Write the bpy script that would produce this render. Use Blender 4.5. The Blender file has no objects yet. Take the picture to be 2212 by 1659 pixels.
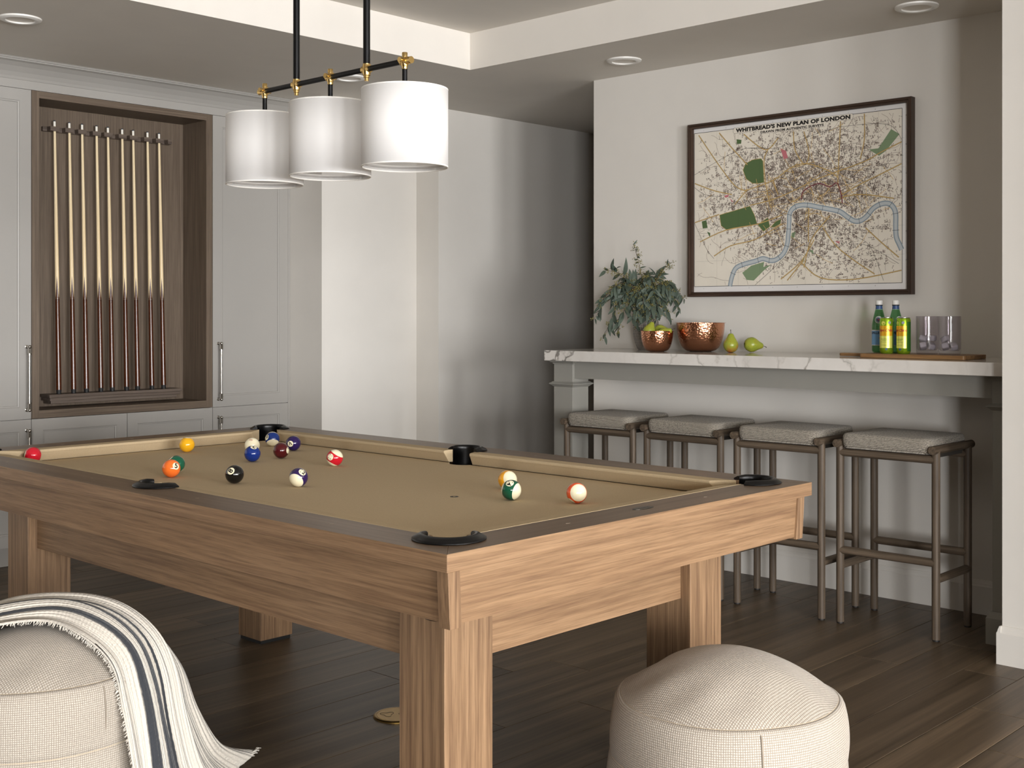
import bpy, bmesh, math, random
from mathutils import Vector, Matrix
S = bpy.context.scene
COL = S.collection
PI = math.pi
random.seed(7)

# ------------------------------------------------------------------ camera
YAW = 0.81303                      # view direction: from +Y turned towards +X
cam_d = bpy.data.cameras.new('camera')
cam = bpy.data.objects.new('camera', cam_d); COL.objects.link(cam)
cam.location = (0, 0, 1.30)
cam.rotation_euler = (PI/2, 0, -YAW)
cam_d.sensor_width = 36.0
cam_d.lens = 2615.47/2212*36.0
cam_d.shift_y = -(829.5-678.12)/2212
cam_d.clip_start = 0.05
S.camera = cam
FWD = Vector((math.sin(YAW), math.cos(YAW), 0)); RGT = Vector((math.cos(YAW), -math.sin(YAW), 0))

# ------------------------------------------------------------------ world, daylight, exposure
S.view_settings.view_transform = 'Standard'
S.view_settings.look = 'None'
S.view_settings.gamma = 1.0
S.view_settings.use_curve_mapping = False
S.view_settings.exposure = 0.0
w = bpy.data.worlds.new('world'); S.world = w; w.use_nodes = True
w.node_tree.nodes['Background'].inputs[0].default_value = (0.80, 0.90, 1.0, 1)
w.node_tree.nodes['Background'].inputs[1].default_value = 1.5
S.cycles.max_bounces = 9; S.cycles.diffuse_bounces = 5; S.cycles.glossy_bounces = 4
S.cycles.transmission_bounces = 8; S.cycles.transparent_max_bounces = 8
S.cycles.sample_clamp_indirect = 4.0; S.cycles.caustics_reflective = False; S.cycles.caustics_refractive = False

WALL_B = -7.0                      # window wall behind the camera
# x0, x1, z0, z1 of the windows behind the camera and their share of daylight
WINS = [(1.70, 3.10, 0.30, 2.30), (-0.30, 1.10, 0.30, 2.30), (-2.30, -0.90, 0.30, 2.30), (-4.70, -3.30, 0.30, 2.30)]
WPOW = [500, 500, 450, 170]
# one more window in the left wall, well behind the camera
WINL = (-6.40, -4.75, 0.30, 2.30)
XL = -5.6
WPOW.append(700)
for i, (a, b, c, d) in enumerate(WINS+[WINL]):
    ld = bpy.data.lights.new('daylight', 'AREA'); ld.shape = 'RECTANGLE'
    ld.size = b-a-0.08; ld.size_y = d-c-0.08; ld.energy = WPOW[i]; ld.color = (0.99, 0.99, 1.0)
    lo = bpy.data.objects.new('daylight', ld); COL.objects.link(lo)
    if i < len(WINS): lo.location = ((a+b)/2, WALL_B-0.10, (c+d)/2); lo.rotation_euler = (PI/2, 0, 0)
    else: lo.location = (XL-0.10, (a+b)/2, (c+d)/2); lo.rotation_euler = (PI/2, 0, -PI/2)

# ------------------------------------------------------------------ helpers
def lin(h):
    h = h.lstrip('#'); o = []
    for i in (0, 2, 4):
        c = int(h[i:i+2], 16)/255
        o.append(c/12.92 if c <= 0.04045 else ((c+0.055)/1.055)**2.4)
    return (o[0], o[1], o[2], 1.0)

def wloc(o):
    v = Vector((0, 0, 0))
    while o is not None:
        v = v + Vector(o.location); o = o.parent
    return v

def tag(o, label=None, cat=None, group=None, kind=None):
    if label: o['label'] = label
    if cat: o['category'] = cat
    if group: o['group'] = group
    if kind: o['kind'] = kind
    return o

def thing(name, label, cat, loc, group=None):
    o = bpy.data.objects.new(name, None); COL.objects.link(o); o.location = loc
    o.empty_display_size = 0.05
    return tag(o, label, cat, group)

class MB:
    """collects geometry in world coordinates"""
    def __init__(s): s.v = []; s.f = []; s.mi = []; s.uv = None
    def add(s, vs, fs, m=0):
        n = len(s.v); s.v += [tuple(v) for v in vs]
        s.f += [tuple(i+n for i in f) for f in fs]; s.mi += [m]*len(fs); return s
    def box(s, x0, x1, y0, y1, z0, z1, m=0):
        vs = [(x, y, z) for z in (z0, z1) for y in (y0, y1) for x in (x0, x1)]
        return s.add(vs, [(0,2,3,1),(4,5,7,6),(0,1,5,4),(2,6,7,3),(0,4,6,2),(1,3,7,5)], m)
    def hexa(s, lo, hi, m=0):          # lo, hi: four corners each, counter-clockwise from above
        return s.add(list(lo)+list(hi), [(3,2,1,0),(4,5,6,7)]+[(i,(i+1)%4,(i+1)%4+4,i+4) for i in range(4)], m)
    def prism(s, poly, z0, z1, m=0):
        n = len(poly)
        vs = [(x, y, z0) for x, y in poly]+[(x, y, z1) for x, y in poly]
        return s.add(vs, [tuple(range(n-1,-1,-1)), tuple(range(n, 2*n))]+[(i,(i+1)%n,(i+1)%n+n,i+n) for i in range(n)], m)
    def lathe(s, prof, c=(0,0,0), n=32, m=0, uvs=None, close=False):
        k = len(prof); vs = []; fs = []; uv = []
        dup = uvs is not None
        N = n+1 if dup else n
        L = [0]
        for i in range(1, k): L.append(L[-1]+math.hypot(prof[i][0]-prof[i-1][0], prof[i][1]-prof[i-1][1]))
        for j in range(N):
            t = 2*PI*j/n
            for i, (r, z) in enumerate(prof):
                vs.append((c[0]+r*math.cos(t), c[1]+r*math.sin(t), c[2]+z))
                uv.append((j/n*(uvs[0] if dup else 1), L[i]*(uvs[1] if dup else 1)))
        for j in range(n):
            j2 = j+1 if dup else (j+1) % n
            for i in range(k-1):
                fs.append((j*k+i, j2*k+i, j2*k+i+1, j*k+i+1))
        s.add(vs, fs, m)
        if dup: s.uv = (s.uv or [])+uv
        return s
    def tube(s, path, r, n=10, m=0, caps=True):
        path = [Vector(p) for p in path]; k = len(path)
        rr = r if isinstance(r, (list, tuple)) else [r]*k
        vs = []; fs = []
        up = None
        for i, p in enumerate(path):
            t = (path[min(i+1, k-1)]-path[max(i-1, 0)]).normalized()
            if up is None:
                up = Vector((0, 0, 1)) if abs(t.z) < 0.9 else Vector((1, 0, 0))
            a = up-t*up.dot(t)
            a = a.normalized() if a.length > 1e-6 else t.orthogonal().normalized()
            up = a; b = t.cross(a)
            for j in range(n):
                q = 2*PI*j/n
                vs.append(p+(a*math.cos(q)+b*math.sin(q))*rr[i])
        for i in range(k-1):
            for j in range(n):
                fs.append((i*n+j, i*n+(j+1) % n, (i+1)*n+(j+1) % n, (i+1)*n+j))
        if caps:
            fs.append(tuple(range(n-1, -1, -1))); fs.append(tuple(range((k-1)*n, k*n)))
        return s.add(vs, fs, m)
    def sphere(s, c, r, nu=16, nv=10, m=0, sc=(1,1,1)):
        vs = [(c[0], c[1], c[2]-r*sc[2])]; fs = []
        for i in range(1, nv):
            a = -PI/2+PI*i/nv
            for j in range(nu):
                t = 2*PI*j/nu
                vs.append((c[0]+r*sc[0]*math.cos(a)*math.cos(t), c[1]+r*sc[1]*math.cos(a)*math.sin(t), c[2]+r*sc[2]*math.sin(a)))
        vs.append((c[0], c[1], c[2]+r*sc[2])); e = len(vs)-1
        for j in range(nu):
            fs.append((0, 1+(j+1) % nu, 1+j)); b = 1+(nv-2)*nu
            fs.append((e, b+j, b+(j+1) % nu))
            for i in range(nv-2):
                q = 1+i*nu
                fs.append((q+j, q+(j+1) % nu, q+nu+(j+1) % nu, q+nu+j))
        return s.add(vs, fs, m)
    def build(s, name, mat, parent=None, smooth=False, bevel=0, seg=2, recalc=True, angle=40):
        off = wloc(parent) if parent else Vector((0, 0, 0))
        me = bpy.data.meshes.new(name)
        me.from_pydata([(v[0]-off.x, v[1]-off.y, v[2]-off.z) for v in s.v], [], s.f)
        for mt in (mat if isinstance(mat, (list, tuple)) else [mat]): me.materials.append(mt)
        if any(s.mi): me.polygons.foreach_set('material_index', s.mi)
        if s.uv and len(s.uv) == len(s.v):
            ul = me.uv_layers.new(name='UVMap')
            for l in me.loops: ul.data[l.index].uv = s.uv[l.vertex_index]
        if recalc:
            bm = bmesh.new(); bm.from_mesh(me)
            bmesh.ops.recalc_face_normals(bm, faces=bm.faces)
            if smooth:
                ca = math.radians(angle)
                for e in bm.edges:
                    if len(e.link_faces) == 2 and e.calc_face_angle(0) > ca: e.smooth = False
            bm.to_mesh(me); bm.free()
        if smooth: me.polygons.foreach_set('use_smooth', [True]*len(me.polygons))
        me.update()
        o = bpy.data.objects.new(name, me); COL.objects.link(o)
        if parent: o.parent = parent
        if bevel:
            b = o.modifiers.new('bevel', 'BEVEL'); b.width = bevel; b.segments = seg; b.limit_method = 'ANGLE'; b.angle_limit = math.radians(35)
        return o

def box(name, mat, b, parent=None, bevel=0):
    return MB().box(*b).build(name, mat, parent, bevel=bevel)

def copy_tree(o, parent=None):
    c = o.copy(); COL.objects.link(c); c.parent = parent
    for ch in list(o.children): copy_tree(ch, c)
    return c

def text2d(s, size=1.0, offset=0.0, shear=0.0, align='CENTER', space=1.0):
    cu = bpy.data.curves.new('txt', 'FONT'); cu.body = s; cu.size = size; cu.offset = offset; cu.shear = shear
    cu.align_x = align; cu.align_y = 'CENTER'; cu.resolution_u = 3; cu.space_character = space
    ob = bpy.data.objects.new('txt', cu); COL.objects.link(ob)
    dg = bpy.context.evaluated_depsgraph_get()
    me = bpy.data.meshes.new_from_object(ob.evaluated_get(dg))
    vs = [(v.co.x, v.co.y) for v in me.vertices]; fs = [tuple(p.vertices) for p in me.polygons]
    bpy.data.objects.remove(ob); bpy.data.curves.remove(cu); bpy.data.meshes.remove(me)
    return vs, fs

# ------------------------------------------------------------------ materials
def nt(name):
    m = bpy.data.materials.new(name); m.use_nodes = True
    t = m.node_tree
    return m, t, t.nodes['Principled BSDF']
def N(t, typ, **kw):
    n = t.nodes.new(typ)
    for k, v in kw.items():
        if k in ('operation', 'blend_type', 'data_type', 'feature', 'wave_type', 'bands_direction', 'distance', 'noise_dimensions', 'wave_profile'): setattr(n, k, v)
        else: n.inputs[k.replace('_', ' ')].default_value = v
    return n
def ramp(t, src, stops):
    r = t.nodes.new('ShaderNodeValToRGB'); e = r.color_ramp.elements
    while len(e) < len(stops): e.new(0.5)
    for i, (p, c) in enumerate(stops):
        e[i].position = p; e[i].color = c if len(c) == 4 else (*c, 1)
    t.links.new(src, r.inputs[0]); return r
def bump(t, src, bsdf, strength, dist=0.001):
    b = t.nodes.new('ShaderNodeBump'); b.inputs['Strength'].default_value = strength; b.inputs['Distance'].default_value = dist
    t.links.new(src, b.inputs['Height']); t.links.new(b.outputs[0], bsdf.inputs['Normal']); return b
def coords(t, scale=(1,1,1), kind='Object', rand=0.0):
    tc = t.nodes.new('ShaderNodeTexCoord'); mp = t.nodes.new('ShaderNodeMapping')
    mp.inputs['Scale'].default_value = scale
    t.links.new(tc.outputs[kind], mp.inputs['Vector'])
    if rand:
        oi = t.nodes.new('ShaderNodeObjectInfo'); mu = N(t, 'ShaderNodeMath', operation='MULTIPLY'); mu.inputs[1].default_value = rand
        t.links.new(oi.outputs['Random'], mu.inputs[0])
        cb = t.nodes.new('ShaderNodeCombineXYZ')
        for i in range(3): t.links.new(mu.outputs[0], cb.inputs[i])
        t.links.new(cb.outputs[0], mp.inputs['Location'])
    return mp.outputs[0]
def plain(name, col, rough=0.5, metal=0.0, noise=0.0, nscale=30, bumpy=0.0, spec=0.5, coat=0.0):
    m, t, b = nt(name)
    c = lin(col) if isinstance(col, str) else col
    b.inputs['Base Color'].default_value = c; b.inputs['Roughness'].default_value = rough; b.inputs['Metallic'].default_value = metal
    b.inputs['Specular IOR Level'].default_value = spec; b.inputs['Coat Weight'].default_value = coat
    if noise or bumpy:
        nz = N(t, 'ShaderNodeTexNoise', Scale=nscale, Detail=4.0); t.links.new(coords(t), nz.inputs['Vector'])
        if noise:
            lo = tuple(x*(1-noise) for x in c[:3])+(1,); hi = tuple(min(1, x*(1+noise)) for x in c[:3])+(1,)
            r = ramp(t, nz.outputs['Fac'], [(0.3, lo), (0.7, hi)]); t.links.new(r.outputs[0], b.inputs['Base Color'])
        if bumpy: bump(t, nz.outputs['Fac'], b, bumpy, 0.002)
    return m
def wood(name, cols, axis='X', rough=0.45, scale=1.0, rand=0.0, grain=0.5, knots=False, spec=0.35, bumpy=0.15, vary=0.0):
    m, t, b = nt(name)
    st = {'X': (1.3, 55, 55), 'Y': (55, 1.3, 55), 'Z': (55, 55, 1.3)}[axis]
    v = coords(t, tuple(x*scale for x in st), rand=rand)
    n1 = N(t, 'ShaderNodeTexNoise', Scale=1.0, Detail=5.0, Roughness=0.6, Distortion=0.25); t.links.new(v, n1.inputs['Vector'])
    st2 = {'X': (5, 260, 260), 'Y': (260, 5, 260), 'Z': (260, 260, 5)}[axis]
    v2 = coords(t, tuple(x*scale for x in st2), rand=rand)
    n2 = N(t, 'ShaderNodeTexNoise', Scale=1.0, Detail=3.0, Roughness=0.65); t.links.new(v2, n2.inputs['Vector'])
    r1 = ramp(t, n1.outputs['Fac'], [(0.30, lin(cols[0])), (0.48, lin(cols[1])), (0.66, lin(cols[2]))])
    r2 = ramp(t, n2.outputs['Fac'], [(0.28, (0.40, 0.36, 0.34, 1)), (0.55, (1, 1, 1, 1)), (0.8, (1.12, 1.10, 1.06, 1))])
    mx = N(t, 'ShaderNodeMix', data_type='RGBA', blend_type='MULTIPLY'); mx.inputs[0].default_value = grain
    t.links.new(r1.outputs[0], mx.inputs[6]); t.links.new(r2.outputs[0], mx.inputs[7])
    out = mx.outputs[2]
    if knots:
        vk = coords(t, {'X': (1.1, 4.5, 1), 'Y': (4.5, 1.1, 1), 'Z': (4, 4, 1)}[axis], rand=rand*3)
        vo = N(t, 'ShaderNodeTexVoronoi', Scale=1.0); t.links.new(vk, vo.inputs['Vector'])
        rk = ramp(t, vo.outputs['Distance'], [(0.0, (0.25, 0.22, 0.2, 1)), (0.06, (0.55, 0.5, 0.46, 1)), (0.13, (1, 1, 1, 1))])
        m2 = N(t, 'ShaderNodeMix', data_type='RGBA', blend_type='MULTIPLY'); m2.inputs[0].default_value = 0.75
        t.links.new(out, m2.inputs[6]); t.links.new(rk.outputs[0], m2.inputs[7]); out = m2.outputs[2]
    if vary:
        oi = t.nodes.new('ShaderNodeObjectInfo')
        rv = ramp(t, oi.outputs['Random'], [(0, (1-vary,)*3+(1,)), (1, (1+vary, 1+vary*0.95, 1+vary*0.85, 1))])
        m3 = N(t, 'ShaderNodeMix', data_type='RGBA', blend_type='MULTIPLY'); m3.inputs[0].default_value = 1
        t.links.new(out, m3.inputs[6]); t.links.new(rv.outputs[0], m3.inputs[7]); out = m3.outputs[2]
    t.links.new(out, b.inputs['Base Color'])
    b.inputs['Roughness'].default_value = rough; b.inputs['Specular IOR Level'].default_value = spec
    bump(t, n2.outputs['Fac'], b, bumpy, 0.0006)
    return m
def weave(name, c0, c1, period, rough=0.9, strength=0.6, kind='UV', dirt=0.1, dist=0.0015, speck=0.0, wob=2.2, ds=0.35):
    """plain-woven cloth; period in the unit of the coordinates"""
    m, t, b = nt(name)
    v = coords(t, kind=kind)
    s = 0.31416/period
    w1 = N(t, 'ShaderNodeTexWave', wave_type='BANDS', bands_direction='X', Scale=s, Distortion=wob, Detail=2.0, Detail_Scale=ds)
    w2 = N(t, 'ShaderNodeTexWave', wave_type='BANDS', bands_direction='Y', Scale=s, Distortion=wob, Detail=2.0, Detail_Scale=ds)
    t.links.new(v, w1.inputs['Vector']); t.links.new(v, w2.inputs['Vector'])
    mu = N(t, 'ShaderNodeMath', operation='MULTIPLY'); t.links.new(w1.outputs['Fac'], mu.inputs[0]); t.links.new(w2.outputs['Fac'], mu.inputs[1])
    nz = N(t, 'ShaderNodeTexNoise', Scale=8.0, Detail=5.0); t.links.new(coords(t), nz.inputs['Vector'])
    r = ramp(t, mu.outputs[0], [(0.0, lin(c0)), (0.55, lin(c1))])
    rn = ramp(t, nz.outputs['Fac'], [(0.3, (1-dirt, 1-dirt*1.05, 1-dirt*1.15, 1)), (0.7, (1, 1, 1, 1))])
    mx = N(t, 'ShaderNodeMix', data_type='RGBA', blend_type='MULTIPLY'); mx.inputs[0].default_value = 1
    t.links.new(r.outputs[0], mx.inputs[6]); t.links.new(rn.outputs[0], mx.inputs[7]); out = mx.outputs[2]
    if speck:
        n3 = N(t, 'ShaderNodeTexNoise', Scale=0.8/period, Detail=2.0); t.links.new(v, n3.inputs['Vector'])
        r3 = ramp(t, n3.outputs['Fac'], [(0.35, (1-speck,)*3+(1,)), (0.6, (1, 1, 1, 1))])
        m3 = N(t, 'ShaderNodeMix', data_type='RGBA', blend_type='MULTIPLY'); m3.inputs[0].default_value = 1
        t.links.new(out, m3.inputs[6]); t.links.new(r3.outputs[0], m3.inputs[7]); out = m3.outputs[2]
    t.links.new(out, b.inputs['Base Color'])
    b.inputs['Roughness'].default_value = rough; b.inputs['Specular IOR Level'].default_value = 0.15
    b.inputs['Sheen Weight'].default_value = 0.15
    bump(t, mu.outputs[0], b, strength, dist)
    return m

M = {}
M['wall'] = plain('wall_paint', '#D9D5CE', 0.75, noise=0.015, nscale=6, spec=0.25)
M['ceil'] = plain('ceiling_paint', '#DBD6CE', 0.8, noise=0.015, nscale=5, spec=0.2)
M['trim'] = plain('trim_paint', '#D8D4CD', 0.5, spec=0.35)
M['dim'] = plain('unseen_wall_bounce_cut', '#544E47', 0.8)  # unseen left wall, darkened to cut bounce light on the table side
M['cab'] = plain('cabinet_paint', '#9B9893', 0.42, noise=0.012, nscale=4, spec=0.4)
M['cabdark'] = plain('cabinet_toe_paint', '#8E8A84', 0.6)
M['barpaint'] = plain('bar_paint', '#8E8C85', 0.45, noise=0.012, nscale=4, spec=0.4)
M['gap'] = plain('dark_gap', '#3A352F', 0.9)
OAK = ('#71563F', '#82664B', '#927558')
M['oakX'] = wood('table_oak_x', OAK, 'X', 0.5, 1.7, grain=0.55)
M['oakY'] = wood('table_oak_y', OAK, 'Y', 0.5, 1.7, grain=0.55)
M['oakZ'] = wood('table_oak_z', ('#664D38', '#7F644A', '#937659'), 'Z', 0.5, 1.8, grain=0.6)
M['rail'] = {a: wood('rail_top_'+a, ('#62503F', '#6E5B49', '#7A6653'), a, 0.38, 0.8, grain=0.2, spec=0.4) for a in 'XY'}
M['niche'] = wood('niche_veneer', ('#55483C', '#625548', '#6F6153'), 'Z', 0.5, 1.6, grain=0.3)
M['nicheX'] = wood('niche_veneer_x', ('#55483C', '#625548', '#6F6153'), 'X', 0.5, 1.6, grain=0.3)
M['rack'] = wood('rack_wood', ('#4B4038', '#5C5047', '#6C6056'), 'X', 0.5, 1.3, grain=0.35)
M['floor'] = wood('floor_oak', ('#453929', '#574938', '#6B5B48'), 'X', 0.40, 0.30, rand=40.0, grain=0.45, knots=True, spec=0.3, vary=0.16, bumpy=0.25)
M['stool'] = {a: wood('stool_oak_'+a, ('#42382D', '#55493C', '#695B4C'), a, 0.55, 1.6, rand=9.0, grain=0.45) for a in 'XYZ'}
M['frame'] = wood('frame_walnut', ('#2A1D15', '#3A2A1F', '#48352A'), 'Y', 0.4, 2.0, grain=0.4)
M['frameZ'] = wood('frame_walnut_z', ('#2A1D15', '#3A2A1F', '#48352A'), 'Z', 0.4, 2.0, grain=0.4)
M['board'] = wood('board_walnut', ('#6B4D33', '#86643F', '#9A7850'), 'Y', 0.45, 1.6, grain=0.4)
M['felt'] = plain('table_cloth', '#C2AF90', 0.95, noise=0.05, nscale=260, bumpy=0.05, spec=0.1)
M['cushion_cloth'] = plain('cushion_cloth', '#B9A687', 0.95, noise=0.04, nscale=260, bumpy=0.05, spec=0.1)
M['black'] = plain('black_leather', '#070708', 0.30, spec=0.3)
M['blackmetal'] = plain('black_metal', '#0C0C0D', 0.38, metal=0.6)
M['rubber'] = plain('black_rubber', '#121212', 0.6)
M['brass'] = plain('brass', '#D8B878', 0.22, metal=1.0)
M['oldbrass'] = plain('floor_brass', '#9B7D45', 0.35, metal=1.0, noise=0.08, nscale=60)
M['nickel'] = plain('nickel', '#B9B4AC', 0.18, metal=1.0)
M['lens'] = plain('lamp_lens', '#E6E1D8', 0.5)
M['white'] = plain('white_plastic', '#E9E7E2', 0.4)
M['pouf'] = weave('pouf_linen', '#958B7E', '#C6BFB4', 0.0052, strength=0.45, dirt=0.06, speck=0.12)
M['seat'] = weave('stool_fabric', '#6F675C', '#C9BFAE', 0.0042, strength=0.6, kind='Object', dirt=0.05, speck=0.35)

# ================================================================== SETTING
def struct(name, mb, mat, parent=None, bevel=0, smooth=False):
    o = mb.build(name, mat, parent, bevel=bevel, smooth=smooth)
    if parent is None: o['kind'] = 'structure'
    return o
XR, YB, YF = 9.0, WALL_B, 6.62
XW = 5.215; ZC = 2.60; ZT = 2.795
# floor: dark sub-floor and individual oak planks running along X
floor = struct('floor', MB().box(XL, XR, YB, YF, -0.06, -0.004), M['gap'])
PW = 0.196
plank_mesh = {}
def plank(x0, x1, y0, y1):
    L = round(x1-x0, 3); W = round(y1-y0, 3)
    if (L, W) not in plank_mesh:
        g = 0.0009; h = 0.0022
        lo = [(g, g, -0.004), (L-g, g, -0.004), (L-g, W-g, -0.004), (g, W-g, -0.004)]
        md = [(g, g, -h*0.6), (L-g, g, -h*0.6), (L-g, W-g, -h*0.6), (g, W-g, -h*0.6)]
        q = g+0.0012
        hi = [(q, q, 0), (L-q, q, 0), (L-q, W-q, 0), (q, W-q, 0)]
        mb = MB(); mb.add(lo+md+hi, [(8, 9, 10, 11)]+[(i, (i+1) % 4, (i+1) % 4+4, i+4) for i in range(4)]+[(i+4, (i+1) % 4+4, (i+1) % 4+8, i+8) for i in range(4)])
        o = mb.build('plank', M['floor'], recalc=False); plank_mesh[(L, W)] = o.data
    else:
        o = bpy.data.objects.new('plank', plank_mesh[(L, W)]); COL.objects.link(o)
    o.location = (x0, y0, 0); o.parent = floor
rp = random.Random(3)
y = 0.2785-PW; row = 0
while y < YF:
    y1 = min(y+PW, YF); L = 1.9
    x = -1.0-rp.choice((0.0, 0.35, 0.7, 1.05, 1.4, 1.75))
    while x < 7.2:
        ln = rp.choice((1.5, 1.9, 2.2))
        plank(x, x+ln, y, y1); x += ln
    y = y1; row += 1
# the part of the floor behind the camera: wide boards, out of the photograph
for k in range(10):
    plank(-5.6, 4.7, YB+k*0.70825, YB+(k+1)*0.70825)

def base_run(name, pts, h=0.142, t=0.016):
    """baseboard with a small moulded top; pts: ((x,y),(x,y)), room side given by n"""
    mb = MB()
    for (x0, y0), (x1, y1), (nx, ny) in pts:
        prof = [(0, 0), (t, 0), (t, h-0.026), (t-0.004, h-0.020), (t-0.006, h-0.012), (t-0.009, h-0.006), (t-0.011, h), (0, h)]
        vs = [(x0+nx*d, y0+ny*d, z) for d, z in prof]+[(x1+nx*d, y1+ny*d, z) for d, z in prof]
        n = len(prof)
        mb.add(vs, [tuple(range(n)), tuple(range(2*n-1, n-1, -1))]+[(i, i+n, (i+1) % n+n, (i+1) % n) for i in range(n)])
    return struct(name, mb, M['trim'])

YP = 1.769; XP = 4.52                      # wall end that frames the bar recess on the right
YE = 4.307                                 # free end of the bar wall
struct('wall_right', MB().box(XW, XW+0.14, YP-0.02, YE, 0, ZC), M['wall'])
struct('wall_pillar', MB().box(XP, XW+0.14, YB, YP, 0, ZC), M['wall'])
# stepped walls at the end of the room
mbw = MB().prism([(XR, 5.58), (XR, 5.9), (4.466, 5.9), (4.466, 5.788), (5.224, 5.788), (5.224, 5.58)], 0, ZC)
struct('wall_hall', mbw, M['wall'])
struct('wall_return', MB().box(4.466, 4.60, 5.9, YF, 0, ZC), M['wall'])
struct('wall_back', MB().box(XL, 4.60, YF, YF+0.1, 0, ZC), M['wall'])
struct('wall_hall_end', MB().box(XR-0.1, XR, YP-0.02, 5.58, 0, ZC), M['wall'])
struct('wall_hall_side', MB().box(XW+0.14, XR-0.1, YP-0.02, YP+0.1, 0, ZC), M['wall'])
mb = MB().box(XL-0.1, XL, YB, WINL[0], 0, ZT+0.1).box(XL-0.1, XL, WINL[1], YF, 0, ZT+0.1).box(XL-0.1, XL, WINL[0], WINL[1], 0, WINL[2]).box(XL-0.1, XL, WINL[0], WINL[1], WINL[3], ZT+0.1)
struct('wall_left', mb, M['dim'])
struct('added_shade_wall', MB().box(3.92, XP, 0.25, 0.50, 0, ZC), M['wall'])  # added stub out of view, keeps window light off the right wall end
# wall behind the camera, pieced around its windows
mb = MB(); xs = sorted(WINS); cur = XL
for (a, b, c, d) in xs:
    mb.box(cur, a, YB-0.12, YB, 0, ZT+0.1); mb.box(a, b, YB-0.12, YB, 0, c); mb.box(a, b, YB-0.12, YB, d, ZT+0.1); cur = b
mb.box(cur, XW+0.14, YB-0.12, YB, 0, ZT+0.1)
struct('wall_front', mb, M['wall'])
for i, (a, b, c, d) in enumerate(WINS):
    mb = MB(); t = 0.045
    mb.box(a, a+t, YB-0.06, YB+0.01, c, d); mb.box(b-t, b, YB-0.06, YB+0.01, c, d)
    mb.box(a+t, b-t, YB-0.06, YB+0.01, c, c+t); mb.box(a+t, b-t, YB-0.06, YB+0.01, d-t, d)
    mb.box((a+b)/2-0.012, (a+b)/2+0.012, YB-0.05, YB-0.02, c+t, d-t)
    mb.box(a+t, (a+b)/2-0.012, YB-0.05, YB-0.02, c+1.1, c+1.12); mb.box((a+b)/2+0.012, b-t, YB-0.05, YB-0.02, c+1.1, c+1.12)
    struct('window_%d' % (i+1), mb, M['trim'])
a, b, c, d = WINL; t = 0.045
mb = MB().box(XL-0.06, XL+0.01, a, a+t, c, d).box(XL-0.06, XL+0.01, b-t, b, c, d).box(XL-0.06, XL+0.01, a+t, b-t, c, c+t).box(XL-0.06, XL+0.01, a+t, b-t, d-t, d)
mb.box(XL-0.05, XL-0.02, (a+b)/2-0.012, (a+b)/2+0.012, c+t, d-t)
struct('window_5', mb, M['trim'])
base_run('baseboard_right', [((XW, YE), (XW, YP), (-1, 0))], 0.146)
base_run('baseboard_pillar', [((XP, YP), (XP, YB), (-1, 0)), ((XW-0.016, YP), (XP-0.016, YP), (0, 1))])
base_run('baseboard_hall', [((XR-0.1, 5.58), (5.224, 5.58), (0, -1)), ((5.224, 5.58-0.016), (5.224, 5.788), (-1, 0)), ((5.224, 5.788), (4.466, 5.788), (0, -1)), ((4.466, 5.788-0.016), (4.466, YF), (-1, 0))])
# ceiling: lower soffit with a raised tray
TX1, TY1, TX0, TY0 = 4.533, 4.598, -0.3, -0.9
mb = MB()
mb.box(XL, XR, TY1, YF, ZC, ZC+0.08); mb.box(TX1, XR, YB, TY1, ZC, ZC+0.08)
mb.box(XL, TX0, YB, TY1, ZC, ZC+0.08); mb.box(TX0, TX1, YB, TY0, ZC, ZC+0.08)
mb.box(TX0-0.06, TX1+0.06, TY1, TY1+0.06, ZC+0.08, ZT+0.06); mb.box(TX1, TX1+0.06, TY0, TY1, ZC+0.08, ZT+0.06)
mb.box(TX0-0.06, TX0, TY0, TY1, ZC+0.08, ZT+0.06); mb.box(TX0-0.06, TX1+0.06, TY0-0.06, TY0, ZC+0.08, ZT+0.06)
mb.box(TX0-0.06, TX1+0.06, TY0-0.06, TY1+0.06, ZT, ZT+0.08)
struct('ceiling', mb, M['ceil'])
# recessed ceiling lights
def downlight(x, y, label):
    t = thing('recessed_light', label, 'ceiling light', (x, y, ZC), 'recessed ceiling lights')
    MB().lathe([(0.060, -0.001), (0.062, -0.010), (0.075, -0.012), (0.089, -0.006), (0.090, 0.0)], (x, y, ZC), 40).build('trim_ring', M['white'], t, smooth=True)
    MB().lathe([(0.062, -0.004), (0.056, -0.0035), (0.050, -0.0025), (0.047, -0.0022)], (x, y, ZC), 40).build('baffle', M['lens'], t, smooth=True)
    MB().lathe([(0.050, -0.0024), (0.03, -0.0026), (0.0005, -0.0028)], (x, y, ZC), 40).build('lens', M['lens'], t, smooth=True)
downlight(2.382, 5.231, 'round recessed ceiling light above the tall cabinet doors, leftmost')
downlight(4.899, 3.846, 'round recessed ceiling light over the left end of the bar')
downlight(4.892, 2.275, 'round recessed ceiling light over the right end of the bar, above the framed map')
downlight(4.218, 5.22, 'round recessed ceiling light half hidden behind the hanging lamp')

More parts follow.
